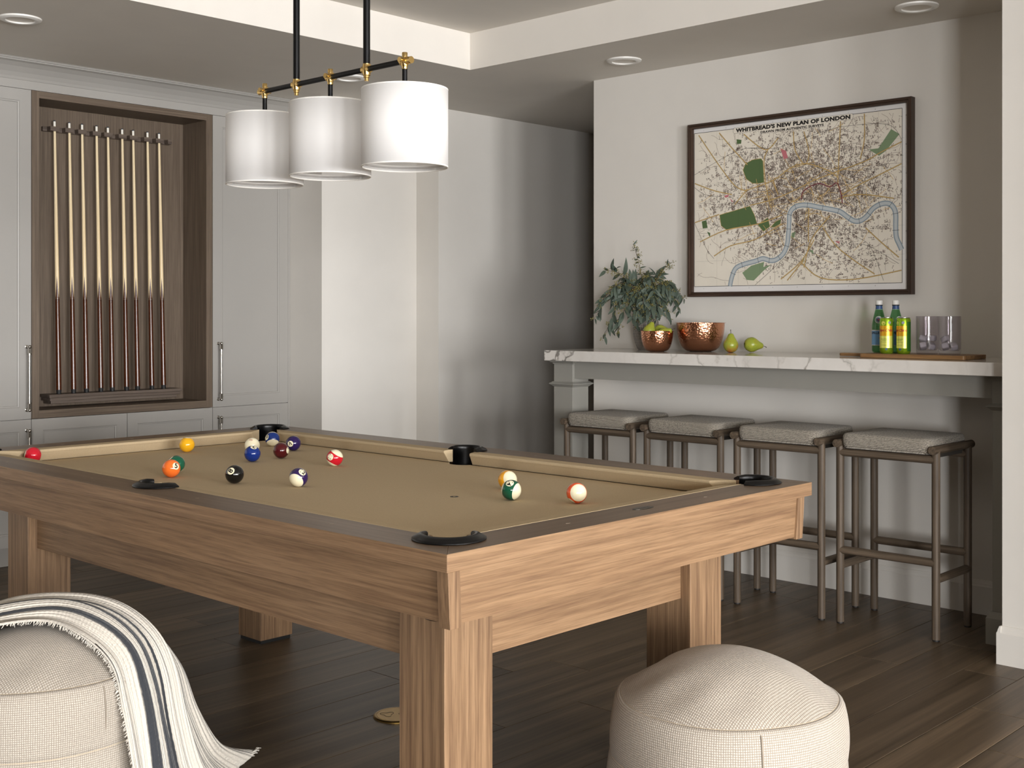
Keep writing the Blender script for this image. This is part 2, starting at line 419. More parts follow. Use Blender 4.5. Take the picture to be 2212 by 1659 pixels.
# ================================================================== CABINET WALL
YC = 6.10                                  # face of the doors
ZS = 0.757; ZD = 2.457; ZTOE = 0.107
def door(name, parent, x0, x1, z0, z1, rail=0.060, left_rail=None):
    g = 0.0015; x0 += g; x1 -= g; z0 += g; z1 -= g
    a0, a1, c0, c1 = x0+rail, x1-rail, z0+rail, z1-rail
    mb = MB(); y = YC
    # outer frame front, bead step, recessed panel
    def ring(A, ya, B, yb):
        (ax0, ax1, az0, az1), (bx0, bx1, bz0, bz1) = A, B
        vs = [(ax0, ya, az0), (ax1, ya, az0), (ax1, ya, az1), (ax0, ya, az1), (bx0, yb, bz0), (bx1, yb, bz0), (bx1, yb, bz1), (bx0, yb, bz1)]
        mb.add(vs, [(i, (i+1) % 4, (i+1) % 4+4, i+4) for i in range(4)])
    R = [((x0, x1, z0, z1), y+0.02), ((x0, x1, z0, z1), y), ((a0, a1, c0, c1), y),
         ((a0+0.002, a1-0.002, c0+0.002, c1-0.002), y+0.003), ((a0+0.009, a1-0.009, c0+0.009, c1-0.009), y+0.0045), ((a0+0.010, a1-0.010, c0+0.010, c1-0.010), y+0.009)]
    for (A, ya), (B, yb) in zip(R, R[1:]): ring(A, ya, B, yb)
    b = R[-1][0]; yb = R[-1][1]
    mb.add([(b[0], yb, b[2]), (b[1], yb, b[2]), (b[1], yb, b[3]), (b[0], yb, b[3])], [(0, 1, 2, 3)])
    mb.add([(x0, y+0.02, z0), (x1, y+0.02, z0), (x1, y+0.02, z1), (x0, y+0.02, z1)], [(3, 2, 1, 0)])
    o = mb.build(name, M['cab'], parent, recalc=False)
    return o
def pull(parent, x, z0, z1):
    mb = MB(); yb = YC-0.034
    for z, s in ((z0, 1), (z1, -1)):
        mb.tube([(x, YC, z), (x, YC-0.003, z), (x, YC-0.004, z), (x, YC-0.026, z)], [0.009, 0.009, 0.0055, 0.0055], 12)
        mb.sphere((x, YC-0.036, z), 0.0095, 12, 8)
        mb.box(x-0.0068, x+0.0068, yb-0.0068, yb+0.0068, min(z, z+s*0.034), max(z, z+s*0.034))
        mb.tube([(x, yb, z+s*0.034), (x, yb, z+s*0.040)], 0.0085, 12)
    mb.tube([(x, yb, z0+0.034), (x, yb, z1-0.034)], 0.0062, 12)
    o = mb.build('handle', M['nickel'], parent, smooth=True); o['label'] = 'polished nickel bar pull'
    return o
def cab_body(parent, x0, x1, z0=ZTOE, z1=ZD):
    MB().box(x0, x1, YC+0.0205, YF-0.003, z0, z1).build('body', M['cab'], parent)
    MB().box(x0, x1, YC+0.075, YF-0.003, 0, z0).build('toe_kick', M['cabdark'], parent)
# left tall cabinet (cut by the frame)
XA0, XA1, XB1, XC1, XD = 1.70, 2.836, 3.9155, 4.449, 4.466
t = thing('tall_cabinet', 'tall grey panelled cabinet left of the cue niche', 'cabinet', (2.27, 6.36, 0), 'built-in grey cabinets')
cab_body(t, XA0, XA1)
d = door('door', t, 2.27, XA1, ZS, ZD); pull(d, 2.81, 0.806, 1.131)
d = door('door', t, 2.27, XA1, ZTOE, ZS); pull(d, 2.81, 0.375, 0.700)
d = door('door', t, XA0, 2.27, ZS, ZD); d = door('door', t, XA0, 2.27, ZTOE, ZS)
# right tall cabinet
t = thing('tall_cabinet', 'tall grey panelled cabinet right of the cue niche, behind the hanging lamp', 'cabinet', (4.18, 6.36, 0), 'built-in grey cabinets')
cab_body(t, XB1, XC1)
d = door('door', t, XB1, XC1, ZS, ZD, 0.062); pull(d, 3.952, 0.803, 1.128)
d = door('door', t, XB1, XC1, ZTOE, ZS, 0.062); pull(d, 3.952, 0.373, 0.698)
MB().box(XC1+0.0012, XD-0.001, YC+0.002, YF-0.003, 0, ZD).build('filler_strip', M['cab'], t)
# centre unit with the niche
t = thing('niche_cabinet', 'low grey double-door cabinet with a tall wood-lined niche holding pool cues', 'cabinet', (3.375, 6.36, 0), 'built-in grey cabinets')
NX0, NX1, NZ0, NZ1 = 2.877, 3.873, 0.799, 2.42; YN = 6.348
MB().box(XA1, XB1, YC+0.0205, YF-0.003, ZTOE, ZS-0.002).build('body', M['cab'], t)
MB().box(XA1, XB1, YC+0.075, YF-0.003, 0, ZTOE).build('toe_kick', M['cabdark'], t)
d = door('door', t, XA1, 3.375, ZTOE, ZS); d = door('door', t, 3.375, XB1, ZTOE, ZS)
g = 0.0015
MB().box(XA1+g, NX0, YC, YN, ZS+g, ZD-g).build('niche_side', M['niche'], t)
MB().box(NX1, XB1-g, YC, YN, ZS+g, ZD-g).build('niche_side', M['niche'], t)
MB().box(NX0, NX1, YC, YN, NZ1, ZD-g).build('niche_top', M['nicheX'], t)
MB().box(NX0, NX1, YC, YN, ZS+g, NZ0).build('niche_shelf', M['nicheX'], t)
MB().box(XA1+g, XB1-g, YN, YN+0.02, ZS+g, ZD-g).build('niche_back', M['niche'], t)
# frieze and crown above the doors
prof = [(0.0205, ZD+0.001), (0.002, ZD+0.001), (0.002, 2.5005), (0.0035, 2.5008), (0.0035, 2.5016), (0.0, 2.502), (-0.006, 2.515), (-0.020, 2.535), (-0.045, 2.560), (-0.070, 2.577), (-0.088, 2.583), (-0.088, 2.588), (-0.096, 2.5885), (-0.098, 2.5915), (-0.096, 2.595), (-0.092, 2.5996), (0.0205, 2.5996)]
mb = MB(); n = len(prof)
vs = [(XA0, YC+a, z) for a, z in prof]+[(XD, YC+a, z) for a, z in prof]
mb.add(vs, [tuple(range(n)), tuple(range(2*n-1, n-1, -1))]+[(i, i+n, (i+1) % n+n, (i+1) % n) for i in range(n)])
struct('trim_1', mb, M['cab'])

# cue rack: slotted rail above, stepped shelf below
t = thing('cue_rack_rail', 'dark wooden rail with square notches holding the cue tips', 'cue rack', (3.387, 6.33, 2.30))
RX0, RX1 = 3.005, 3.775
MB().box(RX0, RX1, 6.327, YN, 2.288, 2.313).build('rail', M['rack'], t, bevel=0.002)
CX = [3.064, 3.148, 3.222, 3.307, 3.375, 3.462, 3.530, 3.620, 3.694]
for i, c in enumerate(CX+[3.772]):
    mb = MB().box(c-0.036, c-0.011, 6.286, 6.327, 2.289, 2.312)
    if i < 9: mb.box(c-0.011, c+0.013, 6.286, 6.300, 2.289, 2.312)
    mb.build('prong', M['rack'], t)
t = thing('cue_rack_shelf', 'dark stepped wooden shelf carrying the cue butts at the niche bottom', 'cue rack', (3.395, 6.30, 0.817))
for x0, x1, y0, z0, z1, nm in ((2.997, 3.795, 6.232, 0.851, 0.868, 'top_board'), (3.003, 3.789, 6.238, 0.834, 0.851, 'middle_board'), (3.016, 3.774, 6.256, 0.817, 0.834, 'bottom_board')):
    MB().box(x0, x1, y0, YN, z0, z1).build(nm, M['rack'], t, bevel=0.002)
# pool cues
M['maple'] = wood('cue_maple', ('#D9BF92', '#E9D3A9', '#F2E2C0'), 'Z', 0.3, 1.2, grain=0.2, spec=0.5)
M['butt'] = plain('cue_butt', '#43200E', 0.20, noise=0.25, nscale=60, spec=0.4)
M['ferrule'] = plain('cue_ferrule', '#EFEBE0', 0.35)
M['tip'] = plain('cue_tip', '#2F3A44', 0.8)
def make_cue(label):
    t = thing('pool_cue', label, 'pool cue', (0, 0, 0), 'pool cues standing in the wall rack')
    L = 1.482; R0, R1 = 0.0148, 0.0063
    rad = lambda z: R0+(R1-R0)*min(1, (z/L))**0.92
    MB().lathe([(0.0008, 0), (0.0118, 0.0005), (0.0128, 0.006), (0.0138, 0.022), (0.0125, 0.0225)], n=16).build('bumper', M['rubber'], t, smooth=True)
    # butt with four long points running up into the maple shaft
    zb = 0.515; zt = 0.640
    mb = MB(); n = 32; rings = [0.0226, 0.10, 0.3, zb]
    vs = [(rad(z)*math.cos(2*PI*j/n), rad(z)*math.sin(2*PI*j/n), z) for z in rings for j in range(n)]
    fs = [(i*n+j, i*n+(j+1) % n, (i+1)*n+(j+1) % n, (i+1)*n+j) for i in range(len(rings)-1) for j in range(n)]
    mb.add(vs, fs)
    K = 10
    for q in range(4):
        a0 = q*PI/2+1.073
        for k in range(K):
            za, zc_ = zb+(zt-zb)*k/K, zb+(zt-zb)*(k+1)/K
            wa, wb = (PI/4)*(1-k/K), (PI/4)*(1-(k+1)/K)
            vs = []
            for z, wd in ((za, wa), (zc_, wb)):
                for u in (-1, -0.5, 0, 0.5, 1): vs.append(((rad(z)+0.0003)*math.cos(a0+u*wd), (rad(z)+0.0003)*math.sin(a0+u*wd), z))
            mb.add(vs, [(i, i+1, i+6, i+5) for i in range(4)])
    mb.build('butt', M['butt'], t, smooth=True)
    MB().lathe([(rad(zb-0.002), zb-0.002), (rad(0.8), 0.8), (rad(1.1), 1.1), (rad(L-0.032), L-0.032)], n=24).build('shaft', M['maple'], t, smooth=True)
    MB().lathe([(R1+0.0002, L-0.032), (R1+0.0002, L-0.006)], n=16).build('ferrule', M['ferrule'], t, smooth=True)
    MB().lathe([(R1, L-0.006), (R1, L-0.002), (0.004, L), (0.0005, L+0.0006)], n=16).build('tip', M['tip'], t, smooth=True)
    return t
names = ['first pool cue from the left in the niche rack', 'second pool cue from the left in the niche rack', 'third pool cue from the left in the niche rack', 'fourth pool cue from the left in the niche rack', 'middle pool cue, fifth of nine in the niche rack', 'fourth pool cue from the right in the niche rack', 'third pool cue from the right in the niche rack', 'second pool cue from the right in the niche rack', 'rightmost pool cue in the niche rack']
q0 = make_cue(names[0])
for i, x in enumerate(CX):
    o = q0 if i == 0 else copy_tree(q0)
    o['label'] = names[i]
    o.location = (x, 6.264, 0.868); o.rotation_mode = 'ZYX'; o.rotation_euler = (-math.atan2(0.050, 1.45), 0, [0, .10, -.08, .06, .12, -.12, .03, .08, -.06][i])

# ================================================================== POOL TABLE
TX, TY = 2.3825, 3.044
HX, HY = 0.7175, 1.290                      # half size over the rails
ZR, ZB = 0.820, 0.776                       # rail top, cloth
WR, WN = 0.123, 0.165                       # wood width, nose line (from the outer edge)
t = thing('pool_table', 'oak pool table with tan cloth and black leather pockets', 'pool table', (TX, TY, 0))
X0, X1, Y0, Y1 = TX-HX, TX+HX, TY-HY, TY+HY
PCC, PRC = 0.120, 0.056                     # corner pocket: centre inset, throat radius
PCS, PRS = 0.122, 0.053                     # side pocket
def arc(cx, cy, r, a0, a1, n):
    return [(cx+r*math.cos(a0+(a1-a0)*i/n), cy+r*math.sin(a0+(a1-a0)*i/n)) for i in range(n+1)]
# wooden rails with pocket notches, mitred at the corners (built for the low corner, mirrored)
def rail_poly_long(sx):
    # local: u inward from the outer edge (0..WR), v along Y from -HY..HY
    pts = []
    dq = math.sqrt(PRC**2-(WR-PCC)**2)
    m = PCC-PRC/math.sqrt(2)
    a_d = math.atan2(-1, -1); a_i = math.atan2(dq, WR-PCC)
    low = arc(PCC, PCC, PRC, -3*PI/4, -3*PI/4-(2*PI-3*PI/4-a_i), 10)    # from the mitre round the outside to the inner edge
    low = [(u, v) for u, v in low]
    ds = math.sqrt(PRS**2-(WR-PCS)**2); a_s = math.atan2(ds, WR-PCS)
    side = arc(PCS, HY, PRS, -a_s, -2*PI+a_s, 14)
    loc = [(0, 0)]+low+side
    loc += [(u, 2*HY-v) for u, v in reversed(low)]+[(0, 2*HY)]
    return [((X0+u) if sx < 0 else (X1-u), Y0+v) for u, v in loc]
def rail_poly_short(sy):
    dq = math.sqrt(PRC**2-(WR-PCC)**2); a_i = math.atan2(dq, WR-PCC)
    low = arc(PCC, PCC, PRC, -3*PI/4, -3*PI/4-(2*PI-3*PI/4-a_i), 10)
    loc = [(0, 0)]+low+[(u, 2*HX-v) for u, v in reversed(low)]+[(0, 2*HX)]
    return [(X0+v, (Y0+u) if sy < 0 else (Y1-u)) for u, v in loc]
E1 = 0.0004
for sx in (-1, 1):
    MB().prism(rail_poly_long(sx), 0.782, ZR).build('rail', [M['rail']['Y'], M['oakY']], t, bevel=0.0012)
for sy in (-1, 1):
    MB().prism(rail_poly_short(sy), 0.782, ZR).build('rail', [M['rail']['X'], M['oakX']], t, bevel=0.0012)
for o in [c for c in t.children if c.name.startswith('rail')]:
    for p in o.data.polygons: p.material_index = 0 if p.normal.z > 0.5 else 1
# apron boards, corner posts, lower beams, legs
ap = 0.030; tr = 0.016; le = 0.008; cw = 0.034
def slab(ax, s, in0, in1, z0, z1, a, b, th=0.025):
    """board on side s of axis ax; in0/in1 inset at top and bottom; a..b along"""
    mb = MB()
    if ax == 'X':      # face looks along -X/+X, runs along Y
        e = X0 if s < 0 else X1
        f = lambda d: e-s*d
        lo = [(f(in1), a, z0), (f(in1+th), a, z0), (f(in1+th), b, z0), (f(in1), b, z0)]
        hi = [(f(in0), a, z1), (f(in0+th), a, z1), (f(in0+th), b, z1), (f(in0), b, z1)]
    else:
        e = Y0 if s < 0 else Y1
        f = lambda d: e-s*d
        lo = [(a, f(in1), z0), (b, f(in1), z0), (b, f(in1+th), z0), (a, f(in1+th), z0)]
        hi = [(a, f(in0), z1), (b, f(in0), z1), (b, f(in0+th), z1), (a, f(in0+th), z1)]
    return mb.hexa(lo, hi)
for s in (-1, 1):
    slab('X', s, ap, ap+le, 0.667, 0.7818, Y0+0.05, Y1-0.05).build('apron', M['oakY'], t)
    slab('Y', s, 0.020, 0.024, 0.667, 0.7818, X0+0.05, X1-0.05).build('apron', M['oakX'], t)
for sx in (-1, 1):
    for sy in (-1, 1):
        mb = MB()
        ex = X0 if sx < 0 else X1; ey = Y0 if sy < 0 else Y1
        P = lambda u, v, k: (ex-sx*(tr+u+k), ey-sy*(tr*0.9+v+k*0.25))
        for (u0, u1, v0, v1) in ((0, cw, 0, cw*0.98),):
            lo = [(*P(u, v, le), 0.661) for u, v in ((u0, v0), (u1, v0), (u1, v1), (u0, v1))]
            hi = [(*P(u, v, 0), 0.7816) for u, v in ((u0, v0), (u1, v0), (u1, v1), (u0, v1))]
            mb.hexa(lo, hi)
        mb.build('corner_post', M['oakZ'], t, bevel=0.001)
LX = [(1.840, 1.992), (2.775, 2.927)]; LY = [(1.946, 2.097), (3.985, 4.136)]
for a in LX:
    for b in LY:
        o = MB().box(a[0], a[1], b[0], b[1], 0.014, 0.70).build('leg', M['oakZ'], t, bevel=0.0015)
        c = MB().box(a[0]+0.006, a[1]-0.006, b[0]+0.006, b[1]-0.006, 0.0, 0.014).build('foot_pad', M['rubber'], o)
br = 0.032
for (xa, xb) in ((LX[0][0]+br, LX[0][0]+br+0.03), (LX[1][1]-br-0.03, LX[1][1]-br)):
    MB().box(xa, xb, LY[0][1], LY[1][0], 0.507, 0.70).build('beam', M['oakY'], t, bevel=0.001)
for (ya, yb) in ((LY[0][0]+br, LY[0][0]+br+0.03), (LY[1][1]-br-0.03, LY[1][1]-br)):
    MB().box(LX[0][1], LX[1][0], ya, yb, 0.507, 0.70).build('beam', M['oakX'], t, bevel=0.001)
MB().box(X0+0.06, X1-0.06, Y0+0.06, Y1-0.06, 0.66, 0.70).build('underside_board', M['gap'], t)
# slate bed with cloth, notched at the pockets
bed = []
W = 0.150; rb = 0.062; c = PCC; dd = math.sqrt(rb*rb-(W-c)**2)
a1 = math.atan2(dd, W-c); a2 = math.atan2(W-c, dd)
bed += arc(X0+c, Y0+c, rb, a1, a2, 8)
bed += arc(X1-c, Y0+c, rb, PI-a2, PI-a1, 8)
ds = math.sqrt(0.058**2-(W-PCS)**2); as_ = math.atan2(ds, W-PCS)
bed += arc(X1-PCS, TY, 0.058, PI+as_, PI-as_, 10)
bed += arc(X1-c, Y1-c, rb, PI+a1, PI+a2, 8)
bed += arc(X0+c, Y1-c, rb, -a2, -a1, 8)
bed += arc(X0+PCS, TY, 0.058, as_, -as_, 10)
MB().prism(bed, ZB-0.03, ZB).build('cloth_bed', M['felt'], t)
# cushions: rounded nose, top face sloping to the wood, ends cut back to the pockets
def cushion(p0, p1, nrm, cut0, cut1):
    """p0,p1: ends of the nose line (x,y); nrm: outward unit vector; cut: how far the back runs beyond the nose end"""
    p0 = Vector((*p0, 0)); p1 = Vector((*p1, 0)); n = Vector((*nrm, 0)); d = (p1-p0).normalized()
    dep = WN-WR+0.0005
    prof = [(0.020, ZB+0.0005), (0.004, ZB+0.029), (0.0005, ZB+0.034), (0.0, ZB+0.0385), (0.001, ZB+0.0412), (0.004, ZB+0.0426), (dep, ZR+0.0008), (dep, ZB+0.0005)]
    k = len(prof)
    mb = MB(); vs = []
    L = (p1-p0).length
    for tt, ins in ((0.0, 1), (1.0, 1)):
        for (u, z) in prof:
            cut = cut0 if tt == 0 else cut1
            e = p0 if tt == 0 else p1
            q = e+n*u+d*(cut*(u/dep))*(-1 if tt == 0 else 1)
            vs.append((q.x, q.y, z))
    fs = [(i, (i+1) % k, (i+1) % k+k, i+k) for i in range(k)]+[tuple(range(k)), tuple(range(2*k-1, k-1, -1))]
    mb.add(vs, fs)
    mb.build('cushion', M['cushion_cloth'], t, bevel=0.0025, seg=2)
cm = 0.074; sm = 0.064; cc = 0.0655; cs = 0.0115      # mouth of the corner and side pockets along the nose
for sx, e in ((-1, X0+WN), (1, X1-WN)):
    cushion((e, Y0+WN+cm), (e, TY-sm), (sx, 0), cc, cs)
    cushion((e, TY+sm), (e, Y1-WN-cm), (sx, 0), cs, cc)
for sy, e in ((-1, Y0+WN), (1, Y1-WN)):
    cushion((X0+WN+cm, e), (X1-WN-cm, e), (0, sy), cc, cc)
# leather pockets: inner wall, thick rolled rim, flange on the wood
def pocket(cx, cy, r, outdir, half):
    ro = r+0.024
    prof = [(r-0.002, ZB-0.12), (r-0.001, ZB-0.02), (r-0.001, ZR), (r-0.002, ZR+0.009), (r+0.001, ZR+0.0135), (r+0.006, ZR+0.0145), (r+0.013, ZR+0.0105), (r+0.020, ZR+0.0068), (ro, ZR+0.0045), (ro+0.0005, ZR+0.002), (ro-0.001, ZR+0.0004), (r+0.001, ZR+0.0003), (r+0.0008, ZB-0.12)]
    n = 40; k = len(prof); vs = []; fs = []
    for j in range(n+1):
        a = outdir-half+2*half*j/n
        tap = min(1.0, min(j, n-j)/4.0)
        for (q, z) in prof:
            zz = z if z <= ZR+0.0005 else ZR+0.0004+(z-ZR-0.0004)*(0.80+0.20*tap)
            qq = q if q < r+0.003 else r+0.003+(q-r-0.003)*(0.86+0.14*tap)
            vs.append((cx+qq*math.cos(a), cy+qq*math.sin(a), zz))
    for j in range(n):
        for i in range(k):
            fs.append((j*k+i, (j+1)*k+i, (j+1)*k+(i+1) % k, j*k+(i+1) % k))
    fs.append(tuple(range(k))); fs.append(tuple(range((n+1)*k-1, n*k-1, -1)))
    mb = MB().add(vs, fs)
    mb.lathe([(0.0005, ZB-0.12), (r, ZB-0.12)], (cx, cy, 0), 24)
    mb.build('pocket', M['black'], t, smooth=True, angle=50)
h = math.radians(122)
pocket(X0+PCC, Y0+PCC, PRC, -3*PI/4, h); pocket(X1-PCC, Y0+PCC, PRC, -PI/4, h)
pocket(X0+PCC, Y1-PCC, PRC, 3*PI/4, h); pocket(X1-PCC, Y1-PCC, PRC, PI/4, h)
h = math.radians(100)
pocket(X0+PCS, TY, PRS, PI, h); pocket(X1-PCS, TY, PRS, 0, h)
# sights, nameplate, foot spot
M['sight'] = plain('rail_sight', '#84725E', 0.35)
sm_ = None
LEN = 2*HY-2*WN; WID = 2*HX-2*WN
for sx, e in ((-1, X0+0.062), (1, X1-0.062)):
    for k in (1, 2, 3, 5, 6, 7):
        yy = Y0+WN+LEN*k/8
        MB().prism([(e-0.0045, yy), (e, yy-0.008), (e+0.0045, yy), (e, yy+0.008)], ZR-0.001, ZR+0.0004).build('rail_sight', M['sight'], t)
for sy, e in ((-1, Y0+0.062), (1, Y1-0.062)):
    for k in (1, 3) if sy < 0 else (1, 2, 3):
        xx = X0+WN+WID*k/4
        MB().prism([(xx-0.008, e), (xx, e-0.0045), (xx+0.008, e), (xx, e+0.0045)], ZR-0.001, ZR+0.0004).build('rail_sight', M['sight'], t)
M['plate'] = plain('nameplate_metal', '#2A2622', 0.3, metal=0.8)
def disc(cx, cy, z, a, b, n=32): return [(cx+a*math.cos(2*PI*i/n), cy+b*math.sin(2*PI*i/n)) for i in range(n)]
npx, npy = TX+0.014, Y0+0.068
o = MB().prism(disc(npx, npy, 0, 0.038, 0.016), ZR-0.002, ZR+0.0005).build('nameplate', M['plate'], t)
MB().prism(disc(npx, npy, 0, 0.033, 0.0125), ZR+0.0005, ZR+0.0008).build('plate_rim', plain('nameplate_bright', '#5A5349', 0.3, metal=0.9), o)
mb = MB()
for k in range(7): mb.box(npx-0.024+k*0.0072, npx-0.024+k*0.0072+0.004, npy-0.004, npy+0.004, ZR+0.0008, ZR+0.001)
mb.build('plate_mark', M['plate'], o)
fx, fy = 2.375*1.0138, 2.472*1.0138
mb = MB().prism(disc(fx, fy, 0, 0.0125, 0.0125, 24), ZB, ZB+0.0004)
o = mb.build('foot_spot', M['rubber'], t)
MB().prism(disc(fx, fy, 0, 0.004, 0.004, 16), ZB+0.0004, ZB+0.0006).build('spot_center', M['felt'], o)

# ================================================================== BALLS
RB = 0.0286
def ball_mat(name, col, stripe, numbered=True):
    m, tr_, b = nt(name)
    c = lin(col); ivory = lin('#F3EBCB')
    tc = tr_.nodes.new('ShaderNodeTexCoord'); sp = tr_.nodes.new('ShaderNodeSeparateXYZ'); tr_.links.new(tc.outputs['Object'], sp.inputs[0])
    def mth(op, a, bb):
        n = N(tr_, 'ShaderNodeMath', operation=op)
        for i, q in enumerate((a, bb)):
            if q is None: continue
            if isinstance(q, (int, float)): n.inputs[i].default_value = q
            else: tr_.links.new(q, n.inputs[i])
        return n.outputs[0]
    fac = None
    if numbered:
        fac = mth('GREATER_THAN', mth('ABSOLUTE', sp.outputs['Z'], None), RB*math.cos(math.asin(0.40)))
    if stripe:
        s = mth('GREATER_THAN', mth('ABSOLUTE', sp.outputs['X'], None), RB*0.56)
        fac = mth('MAXIMUM', fac, s)
    if fac is None: b.inputs['Base Color'].default_value = c
    else:
        mx = N(tr_, 'ShaderNodeMix', data_type='RGBA'); mx.inputs[6].default_value = c; mx.inputs[7].default_value = ivory
        tr_.links.new(fac, mx.inputs[0]); tr_.links.new(mx.outputs[2], b.inputs['Base Color'])
    b.inputs['Roughness'].default_value = 0.06; b.inputs['Specular IOR Level'].default_value = 0.5; b.inputs['Coat Weight'].default_value = 0.3; b.inputs['Coat Roughness'].default_value = 0.03
    return m
M['ink'] = plain('ball_ink', '#14110E', 0.15)
M['redink'] = plain('ball_red_ink', '#B5231C', 0.15)
def ball(num, col, stripe, xyD, nimg, up, label, cap=None):
    """xyD: world position; nimg: number-disc direction (right, up, towards viewer); up: image direction of the numeral top; cap: stripe axis"""
    C0 = Vector((*xyD, ZB+RB))
    v = (C0-Vector((0, 0, 1.3))).normalized(); r = v.cross(Vector((0, 0, 1))).normalized(); u = r.cross(v).normalized()
    W_ = lambda q: (r*q[0]+u*q[1]-v*q[2]).normalized()
    n = W_(nimg)
    if cap: a = W_(cap)
    else: a = W_((up[0], up[1], 0))
    if cap: n = (n-a*n.dot(a)).normalized()
    else: a = (a-n*a.dot(n)).normalized()
    if cap and a.dot(W_((up[0], up[1], 0))) < 0: a = -a
    Mx = Matrix((a, n.cross(a), n)).transposed()        # local X = a (numeral up), local Z = number
    mat = ball_mat('ball_%s' % num, col, stripe, num != 'cue')
    o = MB().sphere((0, 0, 0), RB, 48, 32).build('pool_ball', mat, smooth=True, angle=180)
    tag(o, label, 'ball', 'pool balls on the cloth')
    txt, rot = (str(num), 0)
    if num == 'cue':
        vs, fs = text2d('CH', 0.0085, 0.0002, 0.2); sides = (1,)
    else:
        vs, fs = text2d(txt, 0.0225 if len(txt) == 1 else 0.0185, 0.0006); sides = (1, -1)
    for sd in [q for q in sides if q*n.z > -0.6]:      # no raised print on the point of contact
        # text x -> -localY*sd , text y -> localX
        P = [Vector((y_, -x_*sd, sd*RB*0.965)) for x_, y_ in vs]
        MB().add([p.normalized()*(RB+0.00045) for p in P], fs).build('numeral' if num != 'cue' else 'maker_mark', M['redink'] if num == 'cue' else M['ink'], o, recalc=False)
    o.matrix_world = Matrix.Translation(C0) @ Mx.to_4x4()
    return o
BALLS = [
 ('1', '#F0B21C', 0, (2.4855, 4.0470), (0.05, 0.985, 0.12), (0, 1), None, 'plain yellow pool ball near the far cushion'),
 ('cue', '#F3EBCB', 0, (2.6421, 3.8485), (-0.19, 0.70, 0.69), (0.2, 1), None, 'ivory white cue ball with a small red mark'),
 ('10', '#0F3078', 1, (2.8311, 3.9856), (-0.80, 0.18, 0.57), (0.0, 1), (0.05, -0.85, 0.5), 'blue striped ball in front of the far corner pocket'),
 ('4', '#26154F', 0, (2.7920, 3.7947), (-0.41, -0.06, 0.91), (-0.7, 0.6), None, 'plain purple pool ball numbered 4'),
 ('2', '#0C2C78', 0, (2.4842, 3.6174), (0.17, 0.84, 0.5), (-0.1, -1), None, 'plain blue pool ball in front of the white cue ball'),
 ('7', '#4C0E14', 0, (2.6140, 3.6262), (0.90, 0.0, 0.43), (0.2, 1), None, 'plain maroon pool ball beside the purple one'),
 ('11', '#C41528', 1, (2.6089, 3.3088), (-0.49, 0.2, 0.84), (0.45, 0.9), (0.5, 0.84, 0.22), 'red striped ball numbered 11'),
 ('8', '#0C0C0D', 0, (2.1268, 3.1917), (-0.41, 0.39, 0.83), (-0.75, 0.55), None, 'black eight ball in the middle of the cloth'),
 ('12', '#2A1550', 1, (2.2210, 2.9920), (0.42, 0.58, 0.70), (0.3, 0.95), (-0.45, -0.55, 0.70), 'purple striped ball numbered 12'),
 ('5', '#F2742A', 0, (2.0689, 3.4615), (0.53, 0.26, 0.80), (0.25, 0.97), None, 'plain orange ball numbered 5 in front of the green one'),
 ('6', '#0F5A40', 0, (2.1379, 3.5469), (-0.62, 0.75, 0.1), (0, 1), None, 'plain green ball mostly hidden behind the orange ball'),
 ('3', '#C4152A', 0, (1.9291, 4.1386), (-0.97, 0.2, 0.12), (0, 1), None, 'plain red pool ball touching the far cushion'),
 ('14', '#0E5138', 1, (2.4734, 2.3434), (0.05, 0.62, 0.78), (1, -0.3), (0.85, -0.25, 0.42), 'green striped ball numbered 14'),
 ('9', '#EFA81E', 1, (2.6156, 2.4931), (0.2, 0.95, -0.25), (0.4, 0.1), (0.50, 0.18, 0.85), 'yellow striped ball behind the green striped one'),
 ('13', '#EE5A22', 1, (2.5564, 2.1724), (-0.52, -0.8, 0.3), (0.3, 0), (0.30, 0.03, 0.95), 'orange striped ball, its white cap facing out'),
]
for b in BALLS:
    ball(b[0], b[1], b[2], b[3], b[4], b[5], b[7], b[6])

# ================================================================== HANGING LAMP
def shade_mat():
    m, tr_, b = nt('shade_linen')
    v = coords(tr_, kind='UV'); w1 = N(tr_, 'ShaderNodeTexWave', wave_type='BANDS', bands_direction='X', Scale=0.31416/0.0022, Distortion=1.5, Detail=2.0); tr_.links.new(v, w1.inputs['Vector'])
    r = ramp(tr_, w1.outputs['Fac'], [(0.0, lin('#F9F8F6')), (0.6, lin('#FDFCFB'))])
    df = tr_.nodes.new('ShaderNodeBsdfDiffuse'); tl = tr_.nodes.new('ShaderNodeBsdfTranslucent'); mx = tr_.nodes.new('ShaderNodeMixShader'); mx.inputs[0].default_value = 0.46
    for q in (df, tl): tr_.links.new(r.outputs[0], q.inputs[0])
    tr_.links.new(df.outputs[0], mx.inputs[1]); tr_.links.new(tl.outputs[0], mx.inputs[2])
    tr_.links.new(mx.outputs[0], tr_.nodes['Material Output'].inputs['Surface'])
    return m
M['shade'] = shade_mat()
M['diffuser'] = plain('shade_diffuser', '#BDBBB7', 0.04, spec=0.6)
M['shade_in'] = plain('shade_lining', '#EDEAE4', 0.7)
LXc = 2.3825; LZ = 2.0475; LYs = [3.397, 3.044, 2.691]
t = thing('pendant_lamp', 'black and brass linear hanging lamp with three white drum shades', 'lamp', (LXc, 3.044, 1.735))
MB().tube([(LXc, LYs[2], LZ), (LXc, LYs[0], LZ)], 0.0085, 16).build('crossbar', M['blackmetal'], t, smooth=True)
RY = [3.221, 2.866]
